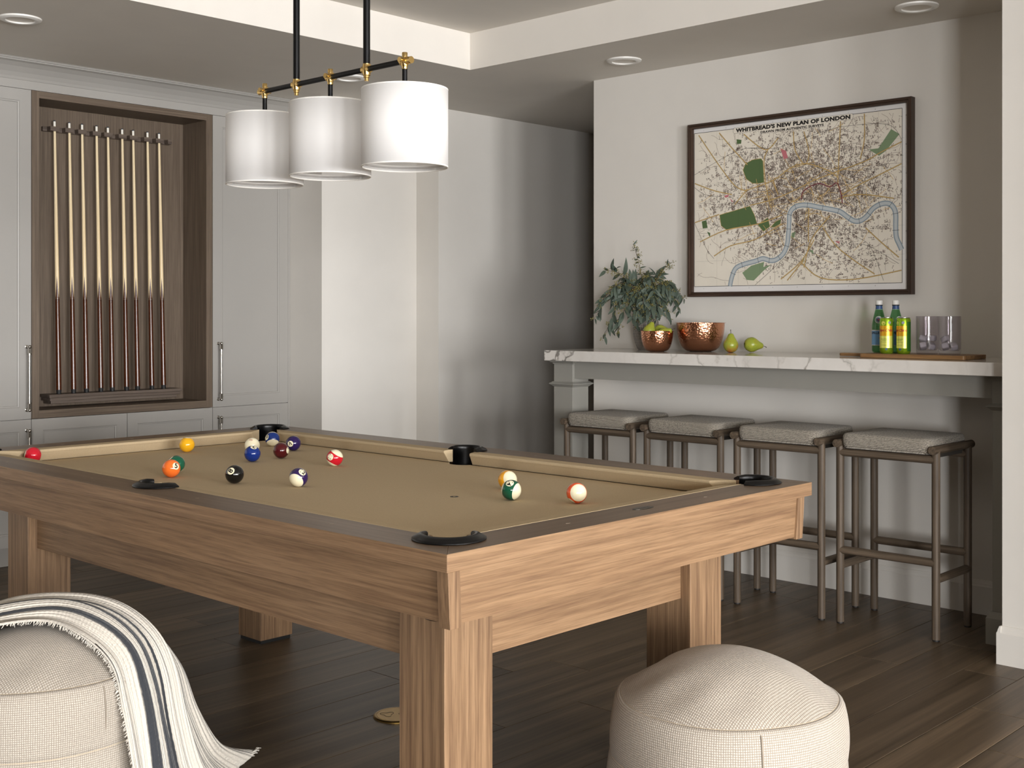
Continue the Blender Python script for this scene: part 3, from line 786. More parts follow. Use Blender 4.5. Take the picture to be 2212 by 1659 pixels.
for y in RY:
    MB().tube([(LXc, y, LZ+0.012), (LXc, y, ZT-0.02)], 0.0108, 16).build('hanging_rod', M['blackmetal'], t, smooth=True)
    mb = MB()
    mb.lathe([(0.0005, -0.036), (0.0068, -0.036), (0.0068, -0.027), (0.0095, -0.026), (0.0095, -0.020), (0.0120, -0.019), (0.0120, -0.014), (0.0130, -0.011), (0.0130, 0.009), (0.0120, 0.014), (0.0122, 0.016), (0.0100, 0.018)], (LXc, y, LZ), 24)
    mb.tube([(LXc, y-0.017, LZ), (LXc, y+0.017, LZ)], 0.0115, 16)
    mb.build('rod_joint', M['brass'], t, smooth=True)
MB().lathe([(0.0005, 0), (0.06, 0), (0.06, 0.012), (0.052, 0.02), (0.0005, 0.02)], (LXc, RY[0], ZT-0.02), 32).build('canopy', M['blackmetal'], t, smooth=True)
MB().lathe([(0.0005, 0), (0.06, 0), (0.06, 0.012), (0.052, 0.02), (0.0005, 0.02)], (LXc, RY[1], ZT-0.02), 32).build('canopy', M['blackmetal'], t, smooth=True)
for i, y in enumerate(LYs):
    mb = MB()
    mb.lathe([(0.0088, -0.024), (0.0088, -0.017), (0.0105, -0.014), (0.0112, -0.007), (0.0112, 0.007), (0.0085, 0.010), (0.0085, 0.024), (0.0078, 0.0255), (0.0005, 0.0255)], (LXc, y, LZ), 24)
    mb.tube([(LXc, y-0.015, LZ), (LXc, y+0.015, LZ)], 0.0118, 16)
    for s in (-1, 1):
        mb.tube([(LXc, y, LZ+0.002), (LXc+s*0.016, y, LZ+0.002)], 0.0050, 14)
        mb.tube([(LXc+s*0.016, y, LZ+0.002), (LXc+s*0.022, y, LZ+0.002)], 0.0078, 18)
    if i == 2: mb.tube([(LXc, y-0.014, LZ), (LXc, y-0.030, LZ)], 0.0105, 18)
    if i == 0: mb.tube([(LXc, y+0.014, LZ), (LXc, y+0.030, LZ)], 0.0105, 18)
    mb.build('stem_joint', M['brass'], t, smooth=True)
    MB().tube([(LXc, y, LZ-0.022), (LXc, y, 1.955)], 0.0078, 14).build('stem', M['blackmetal'], t, smooth=True)
    R = 0.1285; z0, z1 = 1.733, 1.9645
    o = MB().lathe([(R, z0), (R, z1)], (LXc, y, 0), 72, uvs=(2*PI*R, 1)).build('shade', M['shade'], t, smooth=True)
    sd = o.modifiers.new('thickness', 'SOLIDIFY'); sd.thickness = 0.0025; sd.offset = -1
    for z in (z0+0.002, z1-0.002):
        MB().tube([(LXc+(R-0.002)*math.cos(2*PI*k/64), y+(R-0.002)*math.sin(2*PI*k/64), z) for k in range(65)], 0.0026, 8, caps=False).build('shade_edge_ring', M['shade_in'], o, smooth=True)
    MB().lathe([(0.0005, z0+0.012), (R-0.003, z0+0.012), (R-0.003, z0+0.010), (0.0005, z0+0.010)], (LXc, y, 0), 64).build('diffuser', M['diffuser'], o)
    mb = MB()
    for k in range(3):
        a = 2*PI*k/3+0.5
        mb.tube([(LXc, y, 1.955), (LXc+(R-0.003)*math.cos(a), y+(R-0.003)*math.sin(a), 1.960)], 0.0018, 8)
    mb.lathe([(0.0005, 1.945), (0.022, 1.945), (0.022, 1.960), (0.012, 1.962), (0.0005, 1.962)], (LXc, y, 0), 20)
    mb.build('spider', M['white'], o, smooth=True)
    MB().lathe([(0.0005, 1.846), (0.015, 1.853), (0.024, 1.872), (0.022, 1.895), (0.012, 1.918), (0.012, 1.946)], (LXc, y, 0), 20).build('bulb', M['white'], o, smooth=True)

# ================================================================== BAR
def marble():
    m, tr_, b = nt('white_marble')
    v = coords(tr_, (1, 1, 1))
    nz = N(tr_, 'ShaderNodeTexNoise', Scale=2.2, Detail=6.0, Roughness=0.6); tr_.links.new(v, nz.inputs['Vector'])
    mp = tr_.nodes.new('ShaderNodeMapping'); mp.inputs['Rotation'].default_value = (0.6, 0.2, 0.5); mp.inputs['Scale'].default_value = (1.0, 1.6, 1.0)
    tr_.links.new(v, mp.inputs[0])
    add = N(tr_, 'ShaderNodeVectorMath', operation='MULTIPLY_ADD'); tr_.links.new(nz.outputs['Color'], add.inputs[0]); add.inputs[1].default_value = (0.5, 0.5, 0.5); tr_.links.new(mp.outputs[0], add.inputs[2])
    vo = N(tr_, 'ShaderNodeTexVoronoi', feature='DISTANCE_TO_EDGE', Scale=3.4); tr_.links.new(add.outputs[0], vo.inputs['Vector'])
    n2 = N(tr_, 'ShaderNodeTexNoise', Scale=1.3, Detail=2.0); tr_.links.new(v, n2.inputs['Vector'])
    vein = ramp(tr_, vo.outputs['Distance'], [(0.0, (0.28, 0.27, 0.26, 1)), (0.012, (0.62, 0.60, 0.57, 1)), (0.05, (1, 1, 1, 1))])
    msk = ramp(tr_, n2.outputs['Fac'], [(0.45, (0.08, 0.08, 0.08, 1)), (0.62, (1, 1, 1, 1))])
    mx = N(tr_, 'ShaderNodeMix', data_type='RGBA', blend_type='MULTIPLY'); tr_.links.new(msk.outputs[0], mx.inputs[0])
    cl = ramp(tr_, nz.outputs['Fac'], [(0.3, lin('#C2BDB6')), (0.6, lin('#D6D2CC')), (0.75, lin('#CCC7C0'))])
    tr_.links.new(cl.outputs[0], mx.inputs[6]); tr_.links.new(vein.outputs[0], mx.inputs[7])
    # the strongly veined end: bundles of dark slanting veins near the free end of the slab
    sp = tr_.nodes.new('ShaderNodeSeparateXYZ'); tr_.links.new(v, sp.inputs[0])
    w = N(tr_, 'ShaderNodeTexWave', wave_type='BANDS', bands_direction='DIAGONAL', Scale=7.0, Distortion=5.0, Detail=3.0, Detail_Scale=3.0); tr_.links.new(v, w.inputs['Vector'])
    wr = ramp(tr_, w.outputs['Fac'], [(0.0, (0.30, 0.29, 0.28, 1)), (0.10, (0.70, 0.69, 0.67, 1)), (0.25, (1, 1, 1, 1))])
    mr = N(tr_, 'ShaderNodeMapRange'); tr_.links.new(sp.outputs['Y'], mr.inputs[0])
    mr.inputs[1].default_value = 0.93; mr.inputs[2].default_value = 1.02
    m2 = N(tr_, 'ShaderNodeMix', data_type='RGBA', blend_type='MULTIPLY'); tr_.links.new(mr.outputs[0], m2.inputs[0])
    tr_.links.new(mx.outputs[2], m2.inputs[6]); tr_.links.new(wr.outputs[0], m2.inputs[7])
    tr_.links.new(m2.outputs[2], b.inputs['Base Color']); b.inputs['Roughness'].default_value = 0.12
    return m
ZK0, ZK1 = 1.061, 1.1135
XK = 4.634; YK1 = 4.158
t = MB().box(-(5.214-XK)/2, (5.214-XK)/2, -(YK1-1.79)/2, (YK1-1.79)/2, -(ZK1-ZK0)/2, (ZK1-ZK0)/2).build('bar_countertop', marble(), bevel=0.002)
t.location = ((XK+5.214)/2, (YK1+1.79)/2, (ZK0+ZK1)/2)
tag(t, 'long white marble slab with grey veins on the grey bar', 'countertop')
t = thing('bar_stand', 'grey painted bar frame with square posts under the marble slab', 'bar', (4.95, 2.98, 0))
PXc, PW2 = 4.834, 0.064
def post(cy):
    cx = PXc
    o = MB().box(cx-PW2, cx+PW2, cy-PW2, cy+PW2, 0.10, 1.0605).build('post', M['barpaint'], t, bevel=0.0015)
    def ringbox(name, prof):
        mb = MB(); n = len(prof); vs = []
        for d, z in prof:
            vs += [(cx-PW2-d, cy-PW2-d, z), (cx+PW2+d, cy-PW2-d, z), (cx+PW2+d, cy+PW2+d, z), (cx-PW2-d, cy+PW2+d, z)]
        fs = [(i*4+j, i*4+(j+1) % 4, (i+1)*4+(j+1) % 4, (i+1)*4+j) for i in range(n-1) for j in range(4)]
        fs += [(3, 2, 1, 0), tuple(range((n-1)*4, n*4))]
        mb.add(vs, fs).build(name, M['barpaint'], o)
    ringbox('base_block', [(0.019, 0.0), (0.019, 0.102), (0.016, 0.107), (0.013, 0.116), (0.004, 0.126), (0.0, 0.127)])
    ringbox('collar', [(0.0, 0.919), (0.004, 0.922), (0.008, 0.926), (0.019, 0.934), (0.019, 0.9375), (0.010, 0.942), (0.006, 0.946), (0.0, 0.947)])
    ringbox('capital', [(0.0, 1.037), (0.004, 1.0385), (0.004, 1.043), (0.010, 1.046), (0.016, 1.049), (0.016, 1.053), (0.024, 1.0545), (0.024, 1.0606)])
post(4.146); post(1.842)
MB().box(4.786, 4.81, 1.842+PW2, 4.146-PW2, 0.966, 1.0606).build('apron', M['barpaint'], t)
MB().box(4.836, 5.2145, 4.165, 4.19, 0.966, 1.0606).build('side_apron', M['barpaint'], t)

# ================================================================== STOOLS
def cushion_mesh(cx, cy, hx, hy, z0, z1, r=0.028):
    """soft box cushion with a welt, UV by folded box projection"""
    mb = MB(); n = 18; vs = []; fs = []; uv = []
    prof = [(-0.004, 0.0), (-0.001, 0.004), (0.003, 0.010), (0.006, (z1-z0)*0.45), (0.005, (z1-z0)*0.75), (0.001, (z1-z0)*0.90), (-0.006, (z1-z0)*0.975), (-0.016, (z1-z0)*1.0)]
    def ringpts(d):
        pts = []; rr = r
        for qx, qy, a0 in ((1, 1, 0), (-1, 1, PI/2), (-1, -1, PI), (1, -1, 3*PI/2)):
            for k in range(6):
                a = a0+PI/2*k/5
                pts.append((qx*(hx-rr)+(rr+d)*math.cos(a), qy*(hy-rr)+(rr+d)*math.sin(a)))
        # subdivide the straight sides
        out = []
        for i in range(24):
            p, q = pts[i], pts[(i+1) % 24]
            out.append(p)
            if i % 6 == 5:
                for k in range(1, 6): out.append((p[0]+(q[0]-p[0])*k/6, p[1]+(q[1]-p[1])*k/6))
        return out
    rings = []
    for d, dz in prof: rings.append([(x, y, z0+dz) for x, y in ringpts(d)])
    K = len(rings[0])
    for s in (0.8, 0.6, 0.4, 0.2, 0.02):
        rings.append([(x*s*0.93, y*s*0.93, z1+0.008*(1-s*s)) for x, y, z in [(a, b, 0) for a, b in ringpts(-0.012)]])
    for rg in rings:
        for x, y, z in rg:
            sag = 0.004*math.cos(PI*y/(2*hy))*(1 if z < z0+0.02 else 0)
            vs.append((cx+x, cy+y, z-0*sag)); uv.append((x+z, y+z*0.999))
    for i in range(len(rings)-1):
        for j in range(K):
            fs.append((i*K+j, i*K+(j+1) % K, (i+1)*K+(j+1) % K, (i+1)*K+j))
    fs.append(tuple(range(K-1, -1, -1))); fs.append(tuple(range((len(rings)-1)*K, len(rings)*K)))
    mb.add(vs, fs); mb.uv = uv
    return mb
M['seat'] = weave('stool_fabric', '#645C51', '#DED6C7', 0.0055, strength=0.6, kind='UV', dirt=0.05, speck=0.5, wob=0.5, ds=2.0)
SW = 0.2085; SD = 0.1525; RL = 0.0165
def make_stool(label):
    t = thing('bar_stool', label, 'stool', (0, 0, 0), 'bar stools in a row under the bar')
    W = M['stool']
    for sx in (-1, 1):
        for sy in (-1, 1):
            x, y = sx*SD, sy*SW
            o = MB().tube([(x, y, 0.006), (x, y, 0.756)], RL, 20).build('leg', W['Z'], t, smooth=True)
            MB().tube([(x, y, 0.0), (x, y, 0.007)], RL*0.86, 16).build('foot_glide', M['rubber'], o, smooth=True)
    for sy in (-1, 1):
        MB().tube([(-SD-0.036, sy*SW, 0.758), (SD+0.036, sy*SW, 0.758)], 0.0165, 20).build('seat_rail', W['X'], t, smooth=True)
        MB().tube([(-SD, sy*SW, 0.243), (SD, sy*SW, 0.243)], 0.0165, 20).build('side_stretcher', W['X'], t, smooth=True)
    for sx in (-1, 1):
        MB().tube([(sx*SD, -SW, 0.719), (sx*SD, SW, 0.719)], 0.0165, 20).build('cross_rail', W['Y'], t, smooth=True)
        MB().tube([(sx*SD, -SW, 0.309), (sx*SD, SW, 0.309)], 0.0170, 20).build('foot_rest', W['Y'], t, smooth=True)
    MB().box(-SD+0.01, SD-0.01, -SW+0.017, SW-0.017, 0.722, 0.7385).build('seat_board', M['gap'], t)
    cushion_mesh(0, 0, SD+0.022, SW-0.0185, 0.739, 0.803).build('cushion', M['seat'], t, smooth=True, angle=60)
    return t
st = ['upholstered oak bar stool at the far left end of the bar', 'second oak bar stool from the left end of the bar', 'third oak bar stool from the left, beside the rightmost one', 'rightmost oak bar stool, nearest the wall end']
s0 = make_stool(st[3])
for i, (x, y, rz) in enumerate([(4.795, 3.800, 0.004), (4.797, 3.298, -0.006), (4.797, 2.794, 0.008), (4.806, 2.292, 0.0)]):
    o = s0 if i == 3 else copy_tree(s0)
    o['label'] = st[i]; o.location = (x, y, 0); o.rotation_euler.z = rz

# ================================================================== FLOOR OUTLET
t = thing('floor_outlet', 'round brass floor outlet cover behind the near table leg', 'floor outlet', (2.588, 2.962, 0))
MB().lathe([(0.0755, 0.0), (0.0755, 0.003), (0.073, 0.0052), (0.066, 0.0056), (0.0655, 0.0046), (0.0645, 0.0046), (0.064, 0.0056), (0.0005, 0.0056)], (2.588, 2.962, 0), 48).build('cover_plate', M['oldbrass'], t, smooth=True)
mb = MB()
for sgn in (-1, 1):
    path = []
    for k in range(41):
        a = 2*PI*k/40
        r = 0.019+0.006*math.cos(3*a)
        path.append((2.588+0.7*0.03*sgn+r*math.cos(a)*0.95, 2.962-0.72*0.03*sgn+r*math.sin(a), 0.0058))
    mb.tube(path, 0.0007, 6, caps=False)
mb.build('lid_outline', M['gap'], t)

# ================================================================== FRAMED MAP
FY0, FY1, FZ0, FZ1, FXF = 2.432, 3.646, 1.388, 2.277, 5.172
t = thing('framed_map', 'large framed antique city map on the wall above the bar', 'picture', (5.2, 3.04, FZ0))
fw = 0.024
def frame_rail(pts_outer, pts_inner, mat):
    # mitred moulding: stepped profile from the wall to the front
    mb = MB()
    (a, b), (c, d) = pts_outer, pts_inner
    P = lambda o, i, f: (o[0]+(i[0]-o[0])*f, o[1]+(i[1]-o[1])*f)
    prof = [(0.0, 5.2145), (0.0, FXF+0.003), (0.10, FXF), (0.50, FXF), (0.58, FXF+0.005), (0.92, FXF+0.006), (1.0, FXF+0.012), (1.0, 5.2145)]
    n = len(prof)
    vs = [(x, *P(a, c, f)) for f, x in prof]+[(x, *P(b, d, f)) for f, x in prof]
    mb.add(vs, [(i, (i+1) % n, (i+1) % n+n, i+n) for i in range(n)]+[tuple(range(n)), tuple(range(2*n-1, n-1, -1))])
    mb.build('frame_rail', mat, t)
O = [(FY0, FZ0), (FY1, FZ0), (FY1, FZ1), (FY0, FZ1)]
I = [(FY0+fw, FZ0+fw), (FY1-fw, FZ0+fw), (FY1-fw, FZ1-fw), (FY0+fw, FZ1-fw)]
for k in range(4):
    frame_rail((O[k], O[(k+1) % 4]), (I[k], I[(k+1) % 4]), M['frame'] if k % 2 == 0 else M['frameZ'])
XPAP = 5.198
M['paper'] = plain('map_margin_paper', '#E4E2E0', 0.6)
M['sheet'] = plain('map_sheet', '#E6DFD1', 0.6, noise=0.03, nscale=9)
pap = MB().box(XPAP, 5.214, FY0+0.01, FY1-0.01, FZ0+0.01, FZ1-0.01).build('backing_paper', M['paper'], t)
BY0, BY1, BZ0, BZ1 = 2.4853, 3.6187, 1.4412, 2.2320
MB().box(XPAP-0.0004, XPAP, BY0, BY1, BZ0, BZ1).build('map_sheet', M['sheet'], pap)
CY, CZ = 3.04, 1.834
RIVER = [(-362, -394), (-350, -346), (-327, -304), (-282, -286), (-215, -272), (-171, -261), (-128, -272), (-92, -266), (-56, -239), (-35, -196), (-28, -141), (-24, -85), (-21, -47), (0, -21), (35, -10), (84, -13), (138, -26), (192, -38), (246, -53), (285, -80), (318, -100), (350, -101), (382, -82), (414, -48), (452, -30), (490, -30), (515, -52), (524, -84), (524, -137), (527, -184), (542, -219), (553, -243)]
PARKS = [[(-286, 186), (-271, 217), (-230, 233), (-182, 235), (-170, 221), (-164, 116), (-193, 112), (-230, 115), (-267, 140)],
 [(-425, -31), (-245, 4), (-219, -42), (-204, -88), (-381, -110), (-415, -87)],
 [(-201, -91), (-142, -59), (-131, -104), (-168, -127)],
 [(-128, -108), (-99, -81), (-67, -70), (-74, -95), (-106, -109)],
 [(-324, 344), (-294, 338), (-297, 319), (-321, 320)],
 [(-533, -58), (-505, -53), (-497, -93), (-527, -95)],
 [(-501, -112), (-481, -120), (-483, -143)]]
PALE_PARKS = [[(391, 226), (440, 227), (502, 309), (542, 282), (477, 212), (443, 192)],
 [(-290, -328), (-238, -294), (-164, -277), (-168, -302), (-124, -291), (-164, -318), (-223, -368), (-264, -364)],
 [(-10, -141), (11, -136), (4, -164), (-14, -166)],
 [(46, -274), (60, -262), (53, -289)],
 [(84, -232), (104, -226), (108, -248)]]
PINKS = [[(-74, 276), (-42, 260), (-31, 225), (-53, 220)],
 [(-396, 65), (-369, 70), (-373, 57), (-392, 55)],
 [(-365, 53), (-343, 32), (-350, 30)],
 [(219, -191), (246, -192), (242, -204)]]
ROADS = [[(-552, 387), (-435, 231), (-335, 113), (-271, 82)],
 [(-427, 387), (-350, 302), (-260, 210)],
 [(-282, 366), (-201, 300), (-142, 276), (-85, 327)],
 [(-142, 276), (-164, 227), (-157, 112)],
 [(-576, 140), (-458, 95), (-350, 68)],
 [(-245, 7), (-128, 25), (-28, 53), (56, 84), (111, 105), (252, 142), (376, 174), (452, 208), (552, 246)],
 [(-271, 82), (-113, 122), (-14, 176), (70, 188), (179, 148), (239, 107)],
 [(249, 372), (242, 228), (236, 83), (259, 27)],
 [(259, 27), (350, 69), (452, 108), (552, 147)],
 [(259, 15), (357, 21), (515, -8)],
 [(-576, -62), (-427, -28)],
 [(-544, -163), (-388, -110), (-201, -88), (-63, -51)],
 [(-458, -239), (-358, -190), (-215, -164), (-63, -95)],
 [(84, -16), (80, -65), (80, -189)],
 [(56, -311), (97, -177), (192, -72)],
 [(-70, -364), (42, -280), (111, -178)],
 [(-35, -371), (56, -274)],
 [(159, -125), (226, -213), (324, -288), (421, -350)],
 [(42, -286), (145, -362), (324, -372), (552, -336)],
 [(376, -135), (452, -204), (539, -277)],
 [(370, 394), (370, 275), (350, 188)],
 [(0, 349), (7, 262), (56, 183)],
 [(56, 344), (84, 242), (70, 188)],
 [(-335, 16), (-260, 88)],
 [(-157, 112), (-128, -10)],
 [(-113, 122), (-85, 50)]]
WARD = [[(42, 17), (56, 59), (132, 88), (192, 68), (232, 83), (252, 28), (259, -15)]]
RAILWAYS = [[(-579, 184), (-435, 244), (-350, 276), (-260, 293), (-113, 279), (-28, 290), (179, 337), (324, 346), (452, 338), (515, 314), (552, 257)],
 [(-579, 120), (-513, 79), (-411, 60)],
 [(199, -72), (324, -169), (401, -225), (465, -381)],
 [(292, -209), (389, -219), (539, -306)],
 [(-215, -390), (-42, -252), (-14, -185), (28, -75)],
 [(-260, 293), (-201, 281), (-164, 227)],
 [(-579, -62), (-505, -198), (-458, -252)]]
W2 = lambda p: (CY-p[0]/1000, CZ+p[1]/1000)          # map millimetres (right, up) -> wall (Y, Z)
def flat(name, mat, polys, lay, jitter=0.0):
    """one printed shape per polygon; a list of polygons in one call shares one mesh"""
    mb = MB()
    for k, pl in enumerate(polys):
        x = XPAP-0.0004-0.00022*lay-jitter*(k/max(1, len(polys)))
        if pl and pl[0] == 'strip':
            q = [W2(p) for p in pl[1]]; n = len(q)//2
            mb.add([(x, a, b) for a, b in q], [(i, i+n, i+n+1, i+1) for i in range(n-1)])
        else:
            q = [W2(p) for p in pl]
            mb.add([(x, a, b) for a, b in q], [tuple(range(len(q)))])
    return mb.build(name, mat, pap, recalc=False)
def each(name, mat, polys, lay):
    for k, pl in enumerate(polys): flat(name, mat, [pl], lay+0.012*k)
def ribbon(pts, wd):
    """mitred strip of constant width"""
    n = len(pts); L = []; Rr = []
    for i in range(n):
        a = pts[max(i-1, 0)]; c = pts[min(i+1, n-1)]
        dx, dy = c[0]-a[0], c[1]-a[1]; l = math.hypot(dx, dy) or 1
        L.append((pts[i][0]-dy/l*wd/2, pts[i][1]+dx/l*wd/2)); Rr.append((pts[i][0]+dy/l*wd/2, pts[i][1]-dx/l*wd/2))
    return [('strip', L+Rr)]
def smooth_line(p, k=6):
    out = []
    for i in range(len(p)-1):
        a = p[max(i-1, 0)]; b = p[i]; c = p[i+1]; d = p[min(i+2, len(p)-1)]
        for s in range(k):
            u = s/k
            out.append(tuple(0.5*((2*b[j])+(-a[j]+c[j])*u+(2*a[j]-5*b[j]+4*c[j]-d[j])*u*u+(-a[j]+3*b[j]-3*c[j]+d[j])*u**3) for j in (0, 1)))
    out.append(p[-1]); return out
rm = random.Random(11)
mc = {k: plain('map_'+k, v, 0.65) for k, v in dict(block='#56483F', block2='#8A786C', street='#CDBB9C', road='#C8A765', road_edge='#6B5A45', green='#51683F', pale_green='#7D9270', river='#BCC2C4', river_edge='#8B99A3', pink='#C07078', ward='#6E2A38', ink='#1C1713', railway='#3A322B').items()}
RV = smooth_line(RIVER)
def near_river(p, d=17): return any((p[0]-q[0])**2+(p[1]-q[1])**2 < d*d for q in RV)
def inside(p, poly):
    c = False; n = len(poly)
    for i in range(n):
        (x0, y0), (x1, y1) = poly[i], poly[(i+1) % n]
        if (y0 > p[1]) != (y1 > p[1]) and p[0] < (x1-x0)*(p[1]-y0)/(y1-y0)+x0: c = not c
    return c
def dens(p):
    x, y = p
    d = math.exp(-((x-10)/300)**2-((y-25)/175)**2)*1.25
    d += 0.55*math.exp(-((x+40)/180)**2-((y+190)/120)**2)+0.35*math.exp(-((x-330)/190)**2-((y-20)/220)**2)+0.35*math.exp(-((x-20)/400)**2-((y-250)/120)**2)
    d += 0.22*math.exp(-((x-260)/180)**2-((y+290)/90)**2)+0.25*math.exp(-((x+420)/120)**2-((y-10)/90)**2)
    return min(1, d)
blk = [[], []]
tries = 0
HXm, HYm = 566, 395
while len(blk[0])+len(blk[1]) < 17000 and tries < 70000:
    tries += 1
    p = (rm.uniform(-HXm+8, HXm-8)*0.99, rm.uniform(-HYm+6, HYm-14)*0.99)
    if rm.random() > dens(p)**1.2 or near_river(p) or any(inside(p, g) for g in PARKS+PALE_PARKS+PINKS): continue
    cell = (int((p[0]+900)//75), int((p[1]+900)//65)); a = (hash((cell[0]*73+cell[1]*151)) % 90)/90*0.9-0.45
    ca, sa = math.cos(a), math.sin(a); cw_, ch_ = rm.choice(((3.4, 6.0), (6.5, 3.2), (4.2, 4.2), (9.0, 2.4), (2.6, 8.0)))
    for iu in range(rm.choice((1, 2, 3))):
        for iv in range(rm.choice((1, 2, 3))):
            if rm.random() < 0.12: continue
            ox, oy = iu*(cw_+1.3), iv*(ch_+1.3); w_, h_ = cw_*rm.uniform(0.7, 1), ch_*rm.uniform(0.7, 1)
            q = (p[0]+ox*ca-oy*sa, p[1]+ox*sa+oy*ca)
            if abs(q[0]) > HXm-8 or abs(q[1]) > HYm-10 or near_river(q, 18) or any(inside(q, g) for g in PARKS+PALE_PARKS): continue
            blk[0 if rm.random() < 0.66 else 1].append([(q[0]+(u*w_*ca-v*h_*sa)/2, q[1]+(u*w_*sa+v*h_*ca)/2) for u, v in ((-1, -1), (1, -1), (1, 1), (-1, 1))])
o = flat('city_blocks_print', mc['block'], blk[0], 0.3, 0.00018); o['kind'] = 'stuff'
o = flat('city_blocks_print', mc['block2'], blk[1], 0.25, 0.00018); o['kind'] = 'stuff'
# country lanes
lanes = []
for k in range(230):
    x, y = rm.uniform(-555, 555), rm.uniform(-385, 385); a = rm.uniform(0, 2*PI); pts = [(x, y)]
    for q in range(rm.randint(3, 7)):
        a += rm.uniform(-0.5, 0.5); x += 17*math.cos(a); y += 17*math.sin(a)
        if abs(x) > 560 or abs(y) > 390: break
        pts.append((x, y))
    lanes += ribbon(pts, 1.3)
minor = []
for k in range(110):
    x, y = rm.gauss(20, 210), rm.gauss(20, 130); a = rm.choice((0.15, 0.15+PI/2, 0.6, 2.2, -0.5))+rm.uniform(-0.2, 0.2); pts = [(x, y)]
    for q in range(rm.randint(3, 6)):
        a += rm.uniform(-0.2, 0.2); x += 20*math.cos(a); y += 20*math.sin(a)
        if abs(x) > 550 or abs(y) > 375: break
        pts.append((x, y))
    if len(pts) > 1: minor += ribbon(pts, 2.0)
o = flat('minor_road_print', mc['road'], minor, 1.9, 0.0001); o['kind'] = 'stuff'
o = flat('lane_print', mc['block2'], lanes, 1.2, 0.00012); o['kind'] = 'stuff'
each('park_print', mc['green'], PARKS, 2)
each('park_print', mc['pale_green'], PALE_PARKS, 2)
each('district_print', mc['pink'], PINKS, 2)
each('road_edge_print', mc['road_edge'], [r for L in ROADS for r in ribbon(smooth_line(L, 4), 5.4)], 2.4)
each('road_print', mc['road'], [r for L in ROADS for r in ribbon(smooth_line(L, 4), 3.8)], 3)
for P_ in PARKS[:4]:
    flat('park_edge_print', mc['road'], ribbon(P_+[P_[0]], 2.0), 3)
each('park_path_print', mc['road'], ribbon([(-262, 32), (-270, 150)], 1.8)+ribbon([(-285+12*math.cos(a/3), 62+12*math.sin(a/3)) for a in range(20)], 1.8), 3.2)
each('ward_print', mc['ward'], [r for L in WARD for r in ribbon(smooth_line(L, 5), 5.0)], 3.4)
each('railway_print', mc['railway'], [r for L in RAILWAYS for r in ribbon(smooth_line(L, 6), 1.5)], 3.6)
flat('river_print', mc['river_edge'], ribbon(RV, 25), 3.8)
flat('river_print', mc['river'], ribbon(RV, 14), 4.2)
brd = []
for k in range(8, len(RV)-8, 9):
    (x0, y0), (x1, y1) = RV[k], RV[k+1]; L = math.hypot(x1-x0, y1-y0) or 1; nx, ny = -(y1-y0)/L*17, (x1-x0)/L*17
    brd += ribbon([(x0+nx, y0+ny), (x0-nx, y0-ny)], 1.6)
o = flat('bridge_print', mc['ink'], brd, 4.6, 0.0001); o['kind'] = 'stuff'
grid = []
for k in range(1, 9): grid += ribbon([(-HXm+k*2*HXm/9, -HYm), (-HXm+k*2*HXm/9, HYm)], 0.35)
for k in range(1, 6): grid += ribbon([(-HXm, -HYm+k*2*HYm/6), (HXm, -HYm+k*2*HYm/6)], 0.35)
o = flat('grid_line_print', mc['railway'], grid, 2.0, 0.00006); o['kind'] = 'stuff'
bx = [(CY-BY1)*1000, (CY-BY0)*1000]; bz = [(BZ0-CZ)*1000, (BZ1-CZ)*1000]
cs_ = [(bx[0], bz[0]), (bx[1], bz[0]), (bx[1], bz[1]), (bx[0], bz[1])]
flat('border_line_print', mc['ink'], [r for k in range(4) for r in ribbon([cs_[k], cs_[(k+1) % 4]], 2.2)], 3, 0.00003)
# title cartouche and lettering
tp = [(-334, 378), (306, 378), (306, 398.5), (-334, 398.5)]
each('title_panel_print', M['sheet'], [[(-338, 374), (310, 374), (310, 402), (-338, 402)], [(-192, 355), (170, 355), (170, 375), (-192, 375)]], 5)
each('title_rule_print', mc['ink'], ribbon([(-196, 374), (-338, 374), (-343, 380), (-343, 396), (-338, 402), (310, 402), (315, 396), (315, 380), (310, 374), (174, 374)], 0.9)+ribbon([(-196, 374), (-190, 356), (168, 356), (174, 374)], 0.7), 5.4)
def print_text(s, cx, cy, width=None, size=10, off=0.02, name='lettering', mat=None, lay=5.8, space=1.0):
    vs, fs = text2d(s, 1.0, off, space=space)
    x0 = min(v[0] for v in vs); x1 = max(v[0] for v in vs); y0 = min(v[1] for v in vs); y1 = max(v[1] for v in vs)
    sy = size/(y1-y0); sx = (width/(x1-x0)) if width else sy
    mb = MB(); x = XPAP-0.0004-0.00022*lay
    mb.add([(x, *W2((cx+(a-(x0+x1)/2)*sx, cy+(b-(y0+y1)/2)*sy))) for a, b in vs], fs)
    return mb.build(name, mat or mc['ink'], pap, recalc=False)
print_text("WHITBREAD'S NEW PLAN OF LONDON", -14, 388, 628, 21.5, 0.062, 'title_lettering', space=1.06)
print_text('DRAWN FROM AUTHENTIC SURVEYS', -11, 364.5, 346, 12.5, 0.050, 'subtitle_lettering', space=1.08)
for k, ch in enumerate('ABCDEF'):
    z = HYm-30-k*131
    for x in (-589, 571): print_text(ch, x+(3 if x < 0 else 3), z, None, 6, 0.0, 'margin_letter', lay=0.5)
for k in range(8):
    x = -HXm+45+k*135
    for z in (-404, 407): print_text(str(k+1), x, z+(0 if z < 0 else 1), None, 5, 0.0, 'margin_numeral', lay=0.5)

